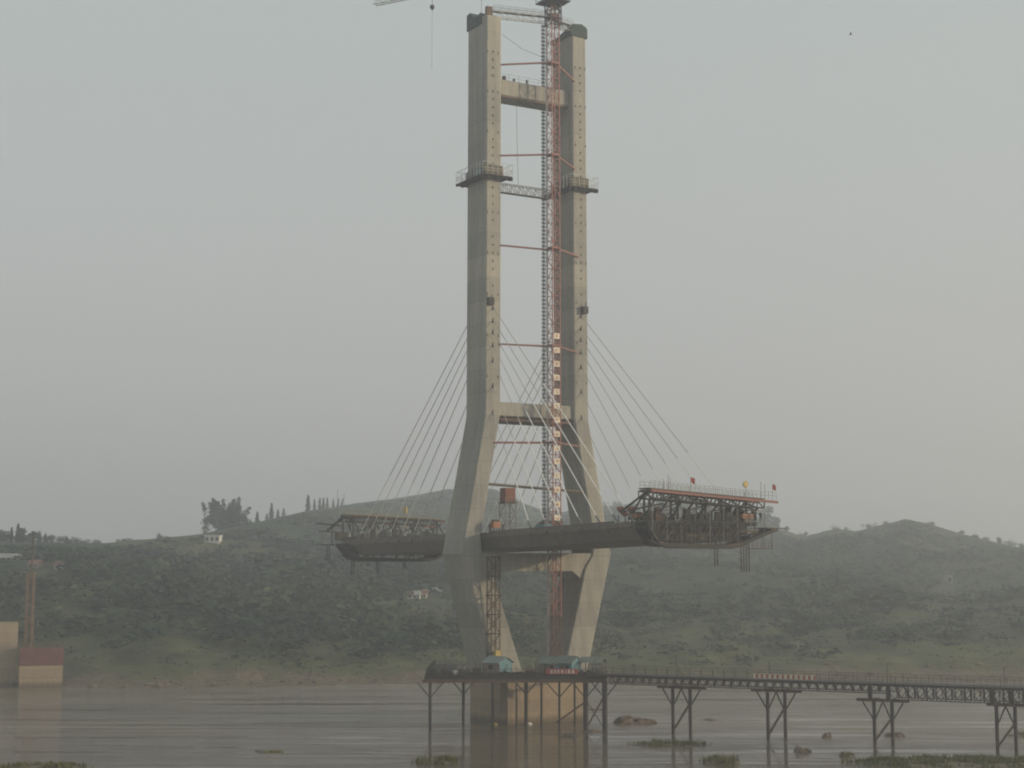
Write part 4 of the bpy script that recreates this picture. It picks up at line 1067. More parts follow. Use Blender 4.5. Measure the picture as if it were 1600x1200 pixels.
        mb.bar((-18.4, v0, 39.3), (-12.5, v0, 38.9), 0.3); mb.bar((-17.8, v0, 37.6), (-10.2, v0, 37.1), 0.24); mb.bar((-14.6, v0, 38.4), (-14.6, v0, zd-1.2), 0.2)
        mb.part("outrigger_frame", "dark_steel", rt)
        MB(W).loft([[(3.7+0.45*w, v0, zt(4)+2.2+dz), (3.7, v0+0.45*w, zt(4)+2.2+dz), (3.7-0.45*w, v0, zt(4)+2.2+dz), (3.7, v0-0.45*w, zt(4)+2.2+dz)] for dz, w in ((-0.8, 0.6), (-0.4, 1.2), (0.6, 1.2), (0.8, 0.8))]).part("lamp_box", "yellow_paint", rt)
        MB(W).bar((3.7, v0, zt(4)), (3.7, v0, zt(4)+1.5), 0.08).part("lamp_pole", "grey_steel", rt)
        MB(W).box(-13.4, -11.2, v0-1.2, v0+0.8, zd+0.02, zd+1.9).part("tool_cabin", "timber", rt)
        MB(W).bar((-10.6, v0+0.9, zd), (-10.6, v0+0.9, zd+2.2), 0.22).part("gate_post", "white_paint", rt)
        mb = MB(W)
        for k, u in enumerate((-6.5, -1.0, 4.5)):
            mb.bar((u-2.6, v0+0.5, 37.8), (u+0.2, v0+0.5, 39.6), 0.2); mb.bar((u+0.2, v0+0.5, 39.6), (u+2.4, v0+0.5, 37.6), 0.2)
        mb.part("raking_brace", "orange_paint", rt)
        MB(W).bar((8.0, v0+0.3, 38.8), (11.6, v0+0.3, 39.0), 0.4, 0.35).part("side_beam", "orange_paint", rt)
    return rt
traveller(1, "rusty steel form traveller with red top beam and flags at the right deck end")
traveller(-1, "rusty form traveller with pale plank top at the left deck end")
machine(9.0, 56.9, "small orange generator under the right form traveller by two workers", "generator", "generator", "orange_paint", 2.2, 1.0, 1.5)

# ------------------------------------------------------------------ workers (tiny)
def person(loc, rz, lab):
    me = bpy.data.meshes.new("person")
    J = [(0,0,.95),(0,0,1.2),(0,0,1.42),(0,0,1.52),(0,-.01,1.66),(.19,0,1.40),(.25,.02,1.12),(.24,-.10,.90),(-.19,0,1.40),(-.26,.02,1.12),(-.22,-.14,.95),
         (.10,0,.90),(.12,-.03,.5),(.12,0,.09),(.12,-.14,.05),(-.10,0,.90),(-.13,.04,.5),(-.14,.10,.09),(-.14,-.04,.05)]
    E_ = [(0,1),(1,2),(2,3),(3,4),(2,5),(5,6),(6,7),(2,8),(8,9),(9,10),(0,11),(11,12),(12,13),(13,14),(0,15),(15,16),(16,17),(17,18)]
    R_ = [.14,.15,.14,.06,.10,.075,.055,.04,.075,.055,.04,.10,.075,.055,.045,.10,.075,.055,.045]
    me.from_pydata(J, E_, [])
    ob = bpy.data.objects.new("person", me); COL.objects.link(ob)
    sk = ob.modifiers.new("skin", 'SKIN'); sk.use_smooth_shade = True
    for k, d in enumerate(me.skin_vertices[0].data): d.radius = (R_[k], R_[k]); d.use_root = (k == 0)
    ob.modifiers.new("sub", 'SUBSURF').levels = 1
    me.materials.append(MATS["worker_cloth"])
    ob.location = loc; ob.rotation_euler = (0, 0, rz)
    tag(ob, lab, "person", "workers on the bridge")
    mb = MB(); mb.loft([[(math.cos(t)*w, -0.01+math.sin(t)*w*1.15, z) for t in np.linspace(0, 6.28, 11)[:-1]] for w, z in ((.145, 1.70), (.15, 1.72), (.125, 1.80), (.06, 1.85))])
    m2 = mb.mesh("helmet"); m2.materials.append(MATS["helmet"]); hh = bpy.data.objects.new("helmet", m2); COL.objects.link(hh); hh.parent = ob
    mb = MB(); mb.loft([[(math.cos(t)*w, -0.03+math.sin(t)*w*1.1, z) for t in np.linspace(0, 6.28, 9)[:-1]] for w, z in ((.05, 1.53), (.098, 1.58), (.104, 1.66), (.09, 1.71))])
    m3 = mb.mesh("head"); m3.materials.append(MATS["skin"]); h3 = bpy.data.objects.new("head", m3); COL.objects.link(h3); h3.parent = ob
for (u, v, rz, lab) in ((10.4, 57.4, 0.3, "worker in dark clothes standing at the right traveller edge, left of two"), (11.4, 57.7, -0.4, "worker in dark clothes standing at the right traveller edge, right of two"),
                        (-11.2, 3.6+1.0, 0.2, "worker beside the orange winch close to the near leg"), (-9.4, 6.4, -0.6, "worker right of the orange winch on the deck edge")):
    person(W(u, v, zdeck(v) + (0.004 if v < 50 else 0.0)), rz, lab)

# ------------------------------------------------------------------ work platform round the pier
PX0, PX1, PY0, PY1, PZ = -15.6, 17.2, 294.6, 303.4, 9.9
wp = root("work_platform", (0, 299, 0), "dark steel work platform on piles in front of the tower pier", "work platform")
for k in range(11):
    x0 = PX0 + (PX1-PX0)*k/11; x1 = PX0 + (PX1-PX0)*(k+1)/11 - 0.05
    MB().box(x0, x1, PY0, PY1, PZ-0.14, PZ).part("deck_plate", "dark_steel", wp)
for (x0, x1, y0, y1) in ((PX0, -11.2, PY1+0.05, 330), (15.6, 17.2, PY1+0.05, 318)):
    MB().box(x0, x1, y0, y1, PZ-0.14, PZ).part("deck_plate", "dark_steel", wp)
for y in (PY0+0.2, 298.9, PY1-0.2):
    MB().bar((PX0-0.3, y, PZ-0.42), (PX1, y, PZ-0.42), 0.3, 0.55).part("edge_beam", "dark_steel", wp)
    MB().bar((PX0-0.6, y, PZ-1.0), (PX1, y, PZ-1.0), 0.4, 0.55).part("cap_beam", "rust_steel", wp)
def pile(px, Y, dia, par, ztop=PZ-1.28, knees=True, mat="dark_steel", L=2.3):
    x = on_Y(px, 1100, Y)[0]
    p = MB(); p.bar((x, Y, -2.2), (x, Y, ztop), dia, n=12); p = p.part("pile", mat, par)
    if knees:
        for s in (-1, 1):
            MB().bar((x + s*dia*0.3, Y, ztop-L*1.1), (x + s*L, Y, ztop-0.02), 0.2).part("knee_brace", mat, p)
    return x
for px, Y, dia, kn in ((672, PY0+0.3, 0.55, True), (724, 303.0, 0.55, True), (770, PY0+0.3, 0.5, False), (807, PY0+0.3, 0.35, False), (822, 303.0, 0.7, True), (846, PY0+0.3, 0.4, False), (874, PY0+0.3, 0.42, True), (898, 303, 0.4, False)):
    pile(px, Y, dia, wp, knees=kn)
xa = pile(915, PY0+0.3, 0.9, wp); xb = pile(945, PY0+0.3, 0.95, wp)
mb = MB()
mb.bar((xa, PY0+0.2, 0.3), (xb, PY0+0.2, 6.4), 0.3); mb.bar((xa, PY0+0.5, 5.6), (xb, PY0+0.5, 0.2), 0.16); mb.bar((xa, PY0+0.5, 3.8), (xb, PY0+0.5, 3.8), 0.16); mb.bar((xa, PY0+0.3, 5.2), (xa-5.2, 300, 1.0), 0.22)
mb.part("cross_brace", "rust_steel", wp)
mb = MB()
railing(mb, (PX0, PY0+0.1, PZ), (PX1, PY0+0.1, PZ), 1.15, 1.5, 0.06); railing(mb, (PX0, PY0+0.1, PZ), (PX0, 329, PZ), 1.15, 2.0, 0.06)
mb.part("railing", "dark_steel", wp)
# rusty ladder cage on the pier face below the crane
# ------------------------------------------------------------------ trestle bridge to the right
T0 = np.array([17.3, 294.0]); TD = np.array([0.890, -0.456]); TN = np.array([0.456, 0.890])
def TR(s, n, z): p = T0 + TD*s + TN*n; return (p[0], p[1], z)
tb = root("trestle_bridge", TR(40, 0, 0), "long dark steel trestle bridge on paired piles leading off to the right", "trestle bridge")
TZ = 10.3; TL = 110.0
def s_at(px):           # where the pixel column meets the trestle line
    k = (px - 800) / FPX / CT * 1.0
    # x = k*(y*CT + (z-H)*ST)*..., solved roughly by bisection
    lo, hi = 0.0, TL
    for _ in range(50):
        m = (lo+hi)/2; p = T0 + TD*m
        d = p[1]*CT + (9-CAM_H)*ST
        if 800 + FPX*p[0]/d < px: lo = m
        else: hi = m
    return lo
SS = s_at(1382)
nseg = 36
for k in range(nseg):
    s0, s1 = TL*k/nseg, TL*(k+1)/nseg - 0.05
    MB(TR).box(s0, s1, -2.8, 2.8, TZ-0.28, TZ).part("deck_plate", "dark_steel", tb)
pl_ = 3.05
def bailey(s0, n, ztop, depth, name="truss_panel"):
    mb = MB(TR); s1 = s0 + pl_ - 0.04; zb = ztop - depth
    mb.bar((s0, n, ztop-0.07), (s1, n, ztop-0.07), 0.14, 0.14); mb.bar((s0, n, zb+0.07), (s1, n, zb+0.07), 0.16, 0.14)
    m = (s0+s1)/2; q = (s1-s0)/4; zm = (ztop+zb)/2
    for s in (s0+0.06, m, s1-0.06): mb.bar((s, n, zb), (s, n, ztop), 0.11)
    for c in (s0+q, m+q):
        for (da, za) in ((-q, zm), (q, zm)):
            mb.bar((c, n, ztop), (c+da, n, za), 0.1); mb.bar((c, n, zb), (c+da, n, za), 0.1)
    return mb.part(name, "dark_steel", tb)
k = 0; s = 0.0
while s < TL - 3:
    deep = s > SS - 1.0
    for n in (-2.4, 2.4): bailey(s, n, TZ-0.3, 2.35 if deep else 1.4)
    s += pl_
mb = MB(TR)
for s in np.arange(1.5, TL, 3.05): mb.bar((s, -2.4, TZ-0.5), (s, 2.4, TZ-0.5), 0.2, 0.25)
mb.part("floor_beam", "dark_steel", tb)
for n in (-2.75, 2.75):
    mb = MB(TR); railing(mb, (0, n, TZ), (TL, n, TZ), 1.25, 2.1, 0.06, 2); mb.part("railing", "dark_steel", tb)
def bent(pxa, pxb, deep, idx):
    zc = TZ - 0.3 - (2.35 if deep else 1.4)
    sa, sb = s_at(pxa), s_at(pxb); m = (sa+sb)/2; hw = (sb-sa)/2
    ov = 2.9 if idx < 4 else 1.5
    b = MB(TR).bar((sa-ov, 0, zc-0.3), (sb+ov, 0, zc-0.3), 0.6, 0.5).part("pile_bent", "rust_steel", tb)
    for s in (sa, sb):
        MB(TR).bar((s, 0, -2.2), (s, 0, zc-0.56), 0.62, n=12).part("pile", "dark_steel", b)
        for d in (-1, 1):
            if idx == 4 and ((s == sa and d < 0) or (s == sb and d > 0)): continue
            MB(TR).bar((s+d*0.25, 0, zc-3.3), (s+d*min(1.9, hw-0.05 if (d > 0) == (s == sa) else 2.0), 0, zc-0.6), 0.22).part("knee_brace", "dark_steel", b)
    MB(TR).bar((sa+0.2, -0.35, 0.8), (sb-0.1, -0.35, zc-3.3), 0.34).part("diagonal_brace", "rust_steel", b)
    mb = MB(TR)
    for n in (-2.4, 2.4): pass
    for s in (m-hw, m+hw): mb.bar((s, -3.0, zc-0.12), (s, 3.0, zc-0.12), 0.4, 0.22)
    mb.part("cross_head", "rust_steel", b)
    if deep or idx == 3:
        for s in (sa, sb): MB(TR).bar((s, -2.4, zc), (s, -2.4, TZ-0.5), 0.5).part("bearing_post", "dark_steel", b)
for k, (a_, b_, dp) in enumerate(((1051, 1078, False), (1199, 1226, False), (1365, 1393, True), (1556, 1585, True), (1742, 1772, True))):
    bent(a_, b_, dp, k + (1 if k < 3 else 1))
for k, px in enumerate((1066, 1210, 1393, 1575)):
    s = s_at(px); hh = 3.2
    rt = root("lamp_post", TR(s, -2.6, TZ), f"thin dark lamp post on the trestle bridge, {['leftmost of four', 'second from the left', 'third from the left', 'rightmost of four'][k]}", "lamp post", "lamp posts along the trestle bridge")
    MB(TR).bar((s, -2.6, TZ+0.004), (s, -2.6, TZ+hh), 0.1, n=8).part("pole", "dark_steel", rt)
    MB(TR).bar((s, -2.6, TZ+hh), (s+0.5, -2.6, TZ+hh+0.1), 0.07).part("arm", "dark_steel", rt)
    MB(TR).box(s+0.4, s+0.7, -2.68, -2.52, TZ+hh-0.02, TZ+hh+0.1).part("lamp_head", "grey_steel", rt)
sb0, sb1 = s_at(1186), s_at(1284)
n_ = 12
for k in range(n_):
    s0 = sb0 + (sb1-sb0)*k/n_; s1 = s0 + (sb1-sb0)/n_*0.86
    bd = MB(TR).box(s0, s1, -2.93, -2.87, TZ+0.2, TZ+1.0)
    ob = bd.thing("barrier_board", "sign_cream", "white barrier board with red stripe on trestle rail, " + ("leftmost" if k == 0 else "rightmost" if k == n_-1 else ORD[k] + " from left"), "barrier board", "striped boards on the trestle rail")
    w_ = (s1-s0)
    MB(TR).box(s0+w_*0.52, s1-0.02, -2.952, -2.932, TZ+0.25, TZ+0.95).part("stripe", "banner_red", ob)

# sheds and gear on the work platform
fr = ident
z = PZ + 0.004
a_ = on_Y(757, 1050, 297)[0]; b_ = on_Y(799, 1050, 297)[0]
ROT = math.radians(38)
f1 = rotframe(-2.6, 299.3, math.radians(-42))
rt = root("site_shed", f1(0, 0, z), "bright blue gable ended site shed on the platform by the near leg", "shed")
f1w = MB(f1); f1w.loft([[(x, -1.7, z), (x, 1.7, z), (x, 1.7, z+2.2), (x, 0, z+3.1), (x, -1.7, z+2.2)] for x in (-2.0, 2.0)]); f1w.part("wall", "blue_sheet", rt)
MB(f1).box(-1.98, 1.98, -1.76, -1.71, z+0.1, z+2.1).part("side_cladding", "mauve_sheet", rt)
wd = MB(f1).box(-0.7, 0.3, -1.80, -1.77, z+0.9, z+1.7).part("window", "glass_dark", rt); MB(f1).box(-0.8, 0.4, -1.84, -1.775, z+0.8, z+0.89).part("sill", "timber", wd)
MB(f1).box(2.005, 2.05, -0.5, 0.4, z+0.05, z+1.9).part("door", "blue_sheet", rt)
for s in (-1, 1):
    MB(f1).loft([[(x, 0, z+3.13), (x, s*2.15, z+2.02), (x, s*2.15, z+2.12), (x, 0, z+3.23)] for x in (-2.3, 2.3)]).part("roof_slope", "roof_sheet", rt)
f2 = rotframe(8.8, 300.4, math.radians(-30))
shed(f2, -3.4, 0.0, -1.3, 1.5, z, 2.0, 0.9, "green-grey roofed site shed in front of the far leg, left of two", "site_shed", "shed", "mauve_sheet", "roof_sheet", 'x')
f3 = rotframe(10.4, 299.4, math.radians(-40))
shed(f3, -1.8, 1.9, -1.5, 1.5, z, 2.2, 1.0, "bluish gabled site shed in front of the far leg, right of two", "site_shed", "shed", "blue_sheet", "roof_sheet", 'x')
f4 = rotframe(14.9, 299.0, math.radians(-25))
shed(f4, -2.0, 2.0, -1.4, 1.4, z, 2.3, 0.7, "open sided shelter with sheet roof at the platform's right end", "open_shelter", "shelter", "timber", "roof_sheet", 'x', posts=True)
# red banner with white characters (illegible strokes)
x0, x1 = on_Y(853, 1045, PY0)[0], on_Y(903, 1045, PY0)[0]
bn = root("banner", ((x0+x1)/2, PY0-0.1, z), "long red banner with white characters on the platform railing", "banner")
MB().box(x0, x1, PY0-0.06, PY0-0.02, PZ+0.25, PZ+1.2).part("cloth", "banner_red", bn)
rr = random.Random(4)
for k in range(7):
    cx = x0 + 1.0 + (x1-x0-1.6)*k/6.5; mb = MB(); cz = PZ+0.72
    for q in range(3): mb.box(cx-0.24, cx+0.24, PY0-0.085, PY0-0.065, cz-0.3+q*0.26+rr.uniform(-.04, .04), cz-0.22+q*0.26)
    for q in range(2): xx = cx+rr.uniform(-.18, .18); mb.box(xx-0.05, xx+0.05, PY0-0.105, PY0-0.086, cz-0.32, cz+0.34)
    mb.part("character", "white_paint", bn)
# winches, drums and crates at the left end of the platform
gear = [(-14.6, 296.0, 1.6, 1.3, "dark_steel", "dark winch frame at the far left end of the platform"), (-12.3, 297.2, 1.4, 1.0, "rust_steel", "rusty crate near the platform's left end"), (-10.4, 296.2, 0.9, 0.8, "white_paint", "pale sack pile on the left part of the platform"),
        (-8.6, 297.0, 2.0, 0.9, "timber", "timber crate left of the blue shed"), (-6.4, 296.0, 1.6, 1.3, "dark_steel", "dark toolbox close to the blue shed"), (3.4, 296.2, 2.0, 0.9, "rust_steel", "rusty skip between the blue shed and the banner"), (17.0-2.0, 296.0, 2.2, 0.8, "timber", "timber stack under the open shelter")]
for k, (x_, y_, w_, h_, m_, lab) in enumerate(gear):
    rt = root("site_crate", (x_, y_, z), lab, "crate")
    MB().loft([[(x_-w_/2*q, y_-0.5*q, zz), (x_+w_/2*q, y_-0.5*q, zz), (x_+w_/2*q, y_+0.5*q, zz), (x_-w_/2*q, y_+0.5*q, zz)] for zz, q in ((z, 0.92), (z+h_*0.15, 1.0), (z+h_*0.85, 1.0), (z+h_, 0.8))]).part("body", m_, rt)
    mb = MB(); mb.bar((x_-w_*0.4, y_-0.52, z), (x_-w_*0.1, y_-0.52, z+h_+0.9), 0.1); mb.bar((x_+w_*0.4, y_-0.52, z), (x_+w_*0.1, y_-0.52, z+h_+0.5), 0.1); mb.part("frame", "dark_steel", rt)
rg = random.Random(77); mb = MB()
for k in range(150):
    x_ = rg.uniform(PX0+0.5, PX1-0.6); y_ = rg.uniform(PY0+0.3, PY0+3.0); L_ = rg.uniform(0.4, 2.6); t_ = rg.uniform(0, 3.14); h_ = rg.uniform(0.06, 0.3)
    mb.bar((x_-math.cos(t_)*L_/2, y_-math.sin(t_)*0.3, PZ+0.02+h_/2), (x_+math.cos(t_)*L_/2, y_+math.sin(t_)*0.3, PZ+0.04+h_*rg.uniform(0.6, 3.0)), rg.uniform(0.06, 0.3), h_)
for k in range(46):
    x_ = rg.uniform(PX0+0.3, PX1-0.3); y_ = rg.uniform(PY0+0.3, PY1-0.4); mb.bar((x_, y_, PZ), (x_+rg.uniform(-0.6, 0.6), y_, PZ+rg.uniform(0.8, 2.3)), 0.07)
mb.thing("platform_debris", "dark_steel", "loose tubes, planks and rubble strewn over the work platform", "debris", kind="stuff")
# floating buoys by the pier
for px, py, lab in ((773, 1133, "small yellow float on the water under the platform"), (826, 1132, "small white float on the water under the platform")):
    p = on_Z(px, py); mb = MB()
    mb.loft([[(p[0]+math.cos(t)*w*1.3, p[1]+math.sin(t)*w, dz) for t in np.linspace(0, 6.28, 11)[:-1]] for w, dz in ((0.25, -0.2), (0.5, 0.0), (0.5, 0.15), (0.25, 0.4))])
    mb.thing("mooring_float", "yellow_paint" if "yellow" in lab else "white_paint", lab, "float")

# ------------------------------------------------------------------ second pier under construction, far left
def on_frame(px, py, Y): return on_Y(px, py, Y)
Y2 = 399.0
TURN = math.radians(20)
fx0 = on_Y(24, 1060, Y2)[0]
FA = rotframe(fx0, Y2 + 3.0, TURN)
wA = (85 - 24) / FPX * (Y2 + 3) / math.cos(TURN)
zc, zf = on_Y(50, 1042, Y2)[2], on_Y(50, 1013, Y2)[2]
p3 = root("pier_column", FA(wA/2, 2, -2), "low concrete pier with red steel formwork on top at left bank", "pier")
MB(FA).box(0, wA, 0, 4.5, -2, (zc-1)/2).part("concrete_lift", "concrete_pier", p3)
MB(FA).box(0, wA, 0, 4.5, (zc-1)/2+0.05, zc).part("concrete_lift", "concrete_pier", p3)
n_ = 6
for k in range(n_):
    for jj in range(2):
        za_, zb_ = zc + 0.02 + (zf-zc)*jj/2, zc + (zf-zc)*(jj+1)/2 - 0.05
        MB(FA).box(-0.1 + (wA+0.2)*k/n_, -0.1 + (wA+0.2)*(k+1)/n_ - 0.06, -0.12, -0.02, za_, zb_).part("form_panel", "form_red", p3)
for k in range(3):
    MB(FA).box(-0.12, -0.02, 1.5*k, 1.5*k+1.42, zc+0.02, zf-0.05).part("form_panel", "form_red", p3)
MB(FA).box(0.0, wA, 0.0, 4.5, zc+0.01, zf-0.3).part("form_core", "form_red", p3)
mb = MB(FA); railing(mb, (0, 0, zf), (wA, 0, zf), 1.1, 1.4, 0.06); mb.part("railing", "rust_steel", p3)
mb = MB(FA)
for q in range(16): mb.bar((0.4 + (wA-0.8)*q/15, 0.6, zf-0.3), (0.4 + (wA-0.8)*q/15, 0.6, zf+random.uniform(1.4, 3.0)), 0.06)
mb.part("starter_bar", "rust_steel", p3)
zt2 = on_Y(10, 973, Y2+3)[2]
FB = rotframe(on_Y(20, 1060, Y2+4)[0], Y2 + 7.0, TURN)
p2 = root("pier_column", FB(-6, 3, -2), "pale concrete column at the far left bank, cut by the picture edge", "pier")
nl = 6
for k in range(nl):
    MB(FB).box(-12, 0, 0, 5, -2 + (zt2+2)*k/nl, -2 + (zt2+2)*(k+1)/nl - 0.06).part("concrete_lift", "concrete_pier", p2)
MB(FB).box(-11.9, -0.1, 0.1, 4.9, -2, zt2-0.1).part("core", "concrete_pier", p2)
x_ = on_Y(30.5, 950, Y2+1)[0]; zt3 = on_Y(30, 897, Y2+1)[2]
c2 = root("crane_mast", (x_, Y2+9.5, -2), "orange lattice crane mast behind the red formwork at the left bank", "crane mast")
zz_ = np.linspace(-2, zt3, 10)
for k in range(9): lattice(MB(), (x_, Y2+9.6), 1.6, zz_[k], zz_[k+1], 1.7, 0.2, 0.12).part("mast_section", "mast_orange", c2)
MB().box(x_-1.0, x_+1.0, Y2+8.6, Y2+10.6, zt3, zt3+0.35).part("mast_head", "mast_orange", c2)
mb = MB(); mb.bar((x_+0.2, Y2+9.6, zt3+0.3), (x_+0.2, Y2+9.6, on_Y(33, 832, Y2+9)[2]), 0.22); mb.bar((x_-0.3, Y2+9.6, zt3+0.3), (x_+0.2, Y2+9.6, zt3+6), 0.1); mb.part("pole", "rust_steel", c2)

# ------------------------------------------------------------------ houses on the hills
def house(px, pybase, d, wpx, hpx, lab, wall, roof, nwin=3, flat=False, rz=0.0, name="house", dep=6.0):
    x = (px-800)/(FPX*1.003)*d; w_ = wpx*d/FPX; h_ = hpx*d/FPX
    zb = zpx(pybase, d)
    gz = float(hz(x, d))
    f = rotframe(x, d, rz)
    rt = root(name, (x, d, min(gz, zb)-1.0), lab, "house")
    MB(f).box(-w_/2, w_/2, 0, dep, min(gz, zb)-1.2, zb+h_).part("wall", wall, rt)
    if flat:
        MB(f).box(-w_/2-0.3, w_/2+0.3, -0.3, dep+0.3, zb+h_+0.003, zb+h_+0.4).part("roof", roof, rt)
    else:
        MB(f).loft([[(xx, -0.5, zb+h_+0.003), (xx, dep+0.5, zb+h_+0.003), (xx, dep/2, zb+h_+1.6)] for xx in (-w_/2-0.4, w_/2+0.4)]).part("roof", roof, rt)
    for k in range(nwin):
        cx = -w_/2 + w_*(k+0.5)/nwin; hw = w_/nwin*0.30
        wn_ = MB(f).box(cx-hw, cx+hw, -0.08, -0.02, zb+h_*0.22, zb+h_*0.82).part("window", "glass_dark", rt)
        MB(f).box(cx-hw-0.15, cx+hw+0.15, -0.2, -0.005, zb+h_*0.22-0.25, zb+h_*0.22-0.01).part("sill", wall, wn_)
    return rt
for q, hh in zip(HSPEC, HOUSES):
    house(q[0], q[1], hh[2], q[2], q[3], q[4], q[5], q[6], q[7], q[8])
# pale retaining wall at left
dw = ground_depth(69, 975)
for k in range(6):
    pass
x0_, x1_ = (46-800)/FPX*dw, (92-800)/FPX*dw
mb = MB(); gz_ = float(hz((x0_+x1_)/2, dw)); mb.box(x0_, x1_, dw-0.5, dw+0.3, gz_-1.5, gz_+0.75); mb.thing("retaining_wall", "house_grey", "low pale retaining wall on the slope behind the red formwork", "wall")

# ------------------------------------------------------------------ single trees on the skyline
ridge_tree(354, 4, 48, "bamboo", "large feathery bamboo clump on the ridge above the white house", None, 78)
CYP = [(402, 18, 9, 0), (417, 12, 9, 0), (424, 26, 9, 0), (434, 15, 7, 0), (443, 14, 8, 0), (481, 26, 10, 0), (491, 18, 6, 0), (499, 19, 6, 0.02), (505, 18, 7, 0), (511, 18, 6, 0), (520, 15, 5, 0.05), (527, 14, 5, 0.12), (533, 13, 4, 0.2)]
for k, (px, hp, wp_, ln) in enumerate(CYP):
    ridge_tree(px, -6, hp, "cypress", f"slim dark cypress on the ridge right of the bamboo, {ORD[k]} from left", "cypresses along the left ridge", wp_, ln)
LT = [(-4, 22, "round", 30), (9, 21, "round", 26), (19, 25, "cypress", 9), (29, 31, "cypress", 10), (39, 28, "round", 26), (52, 23, "round", 28), (63, 21, "cypress", 10), (72, 18, "cypress", 10), (82, 17, "round", 24), (94, 14, "round", 22), (105, 15, "cypress", 9), (116, 13, "round", 24), (131, 12, "round", 24), (147, 9, "round", 22), (196, 7, "round", 18), (254, 9, "round", 22)]
for k, (px, hp, kd, wp_) in enumerate(LT):
    ridge_tree(px, -5, hp, kd, f"dark {'bushy' if kd == 'round' else 'slim'} tree on the far left skyline, {ORD[k]} from the picture edge", "trees on the far left skyline", wp_)
RT = [(1196, 26, 24), (1210, 20, 18), (1228, 12, 9), (1254, 10, 13), (1306, 11, 16), (1322, 8, 12), (1358, 9, 16), (1384, 6, 10), (1454, 6, 9), (1500, 7, 12), (1524, 9, 17), (1541, 9, 14), (1560, 12, 12), (1580, 12, 18), (1596, 11, 14), (946, 14, 20), (962, 10, 14)]
for k, (px, hp, wp_) in enumerate(RT):
    if k < 15: lab = f"small tree on the right skyline beyond the form traveller, {ORD[k]} from left"
    else: lab = ["small tree on the skyline just right of the far leg, larger one", "small tree on the skyline just right of the far leg, smaller one"][k-15]
    ridge_tree(px, -4, hp, "round", lab, "trees on the right skyline", wp_)
# larger trees standing out on the near left slope
BT = [(120, 530, 38, 52), (205, 545, 30, 46), (300, 560, 30, 50), (262, 500, 26, 40), (160, 480, 26, 38), (372, 590, 26, 40), (60, 500, 26, 40)]
for k, (px, d, hp, wp_) in enumerate(BT):
    lab = ["broad dark tree beside the small red roofed house, left slope", "bushy tree on the left slope, second large one from the bamboo side", "wide dark tree on the slope straight below the white house", "bushy tree low on the left slope between two wider trees", "bushy tree above the red formwork to its right", "bushy tree on the slope right of and below the white house", "dark tree behind the orange crane mast at left"][k]
    ridge_tree(px, 0, hp, "round", lab, "large trees on the left slope", wp_, dist=d)

# ------------------------------------------------------------------ rocks and grassy islets in the river
def mound(px, py, wpx, hm, dep, seed, mat, rough=0.35, n=40, m=9):
    p = on_Z(px, py); rng = np.random.default_rng(seed)
    Wd = wpx * p[1] / FPX / 2
    mb = MB(); rings = []
    for j in range(m):
        q = j / (m-1); rad = math.cos(q*math.pi/2)**0.7; zz = -0.6 + (hm+0.6)*math.sin(q*math.pi/2)
        ring = []
        for k in range(n):
            t = 2*math.pi*k/n
            nn = 1 + rough*(1.6*float(fbm(math.cos(t)*1.7+seed, math.sin(t)*1.7+q*0.8, seed, 3)) + 0.7*float(fbm(math.cos(t)*5+seed, math.sin(t)*5+q*4, seed+3, 2)))
            hh = 1 + rough*(2.6*float(fbm(math.cos(t)*rad*2.2+3*seed, math.sin(t)*rad*2.2, seed+8, 3)) + 1.2*float(fbm(math.cos(t)*rad*6+seed, math.sin(t)*rad*6, seed+5, 2)))
            ring.append((p[0]+math.cos(t)*Wd*rad*nn + 1e-3*k, p[1]+math.sin(t)*dep*rad*nn, zz*hh if zz > 0 else zz))
        rings.append(ring)
    mb.loft(rings); return mb, p, Wd
for k, (px, py, w_, h_, d_, lab) in enumerate(((990, 1130, 60, 1.05, 2.6, "largest brown rock in the river just right of the pier"), (1252, 1175, 26, 0.7, 1.2, "dark rock in the shallows left of the third trestle bent"), (1293, 1152, 18, 0.7, 1.0, "small reddish rock in open water left of third trestle bent"), (1398, 1150, 34, 0.55, 1.4, "low rock just behind the third trestle bent piles"), (888, 1150, 28, 0.35, 1.6, "flat dark rock in the reflection below the pier"), (925, 1143, 42, 0.3, 1.5, "flat mud shelf at the foot of the thick platform piles"), (1110, 1125, 30, 0.25, 1.2, "low flat rock right of the first trestle bent"))):
    mb, p, Wd = mound(px, py, w_, h_, d_, 11+k, "rock", 0.75)
    mb.thing("river_rock", "rock", lab, "rock", "rocks in the river")
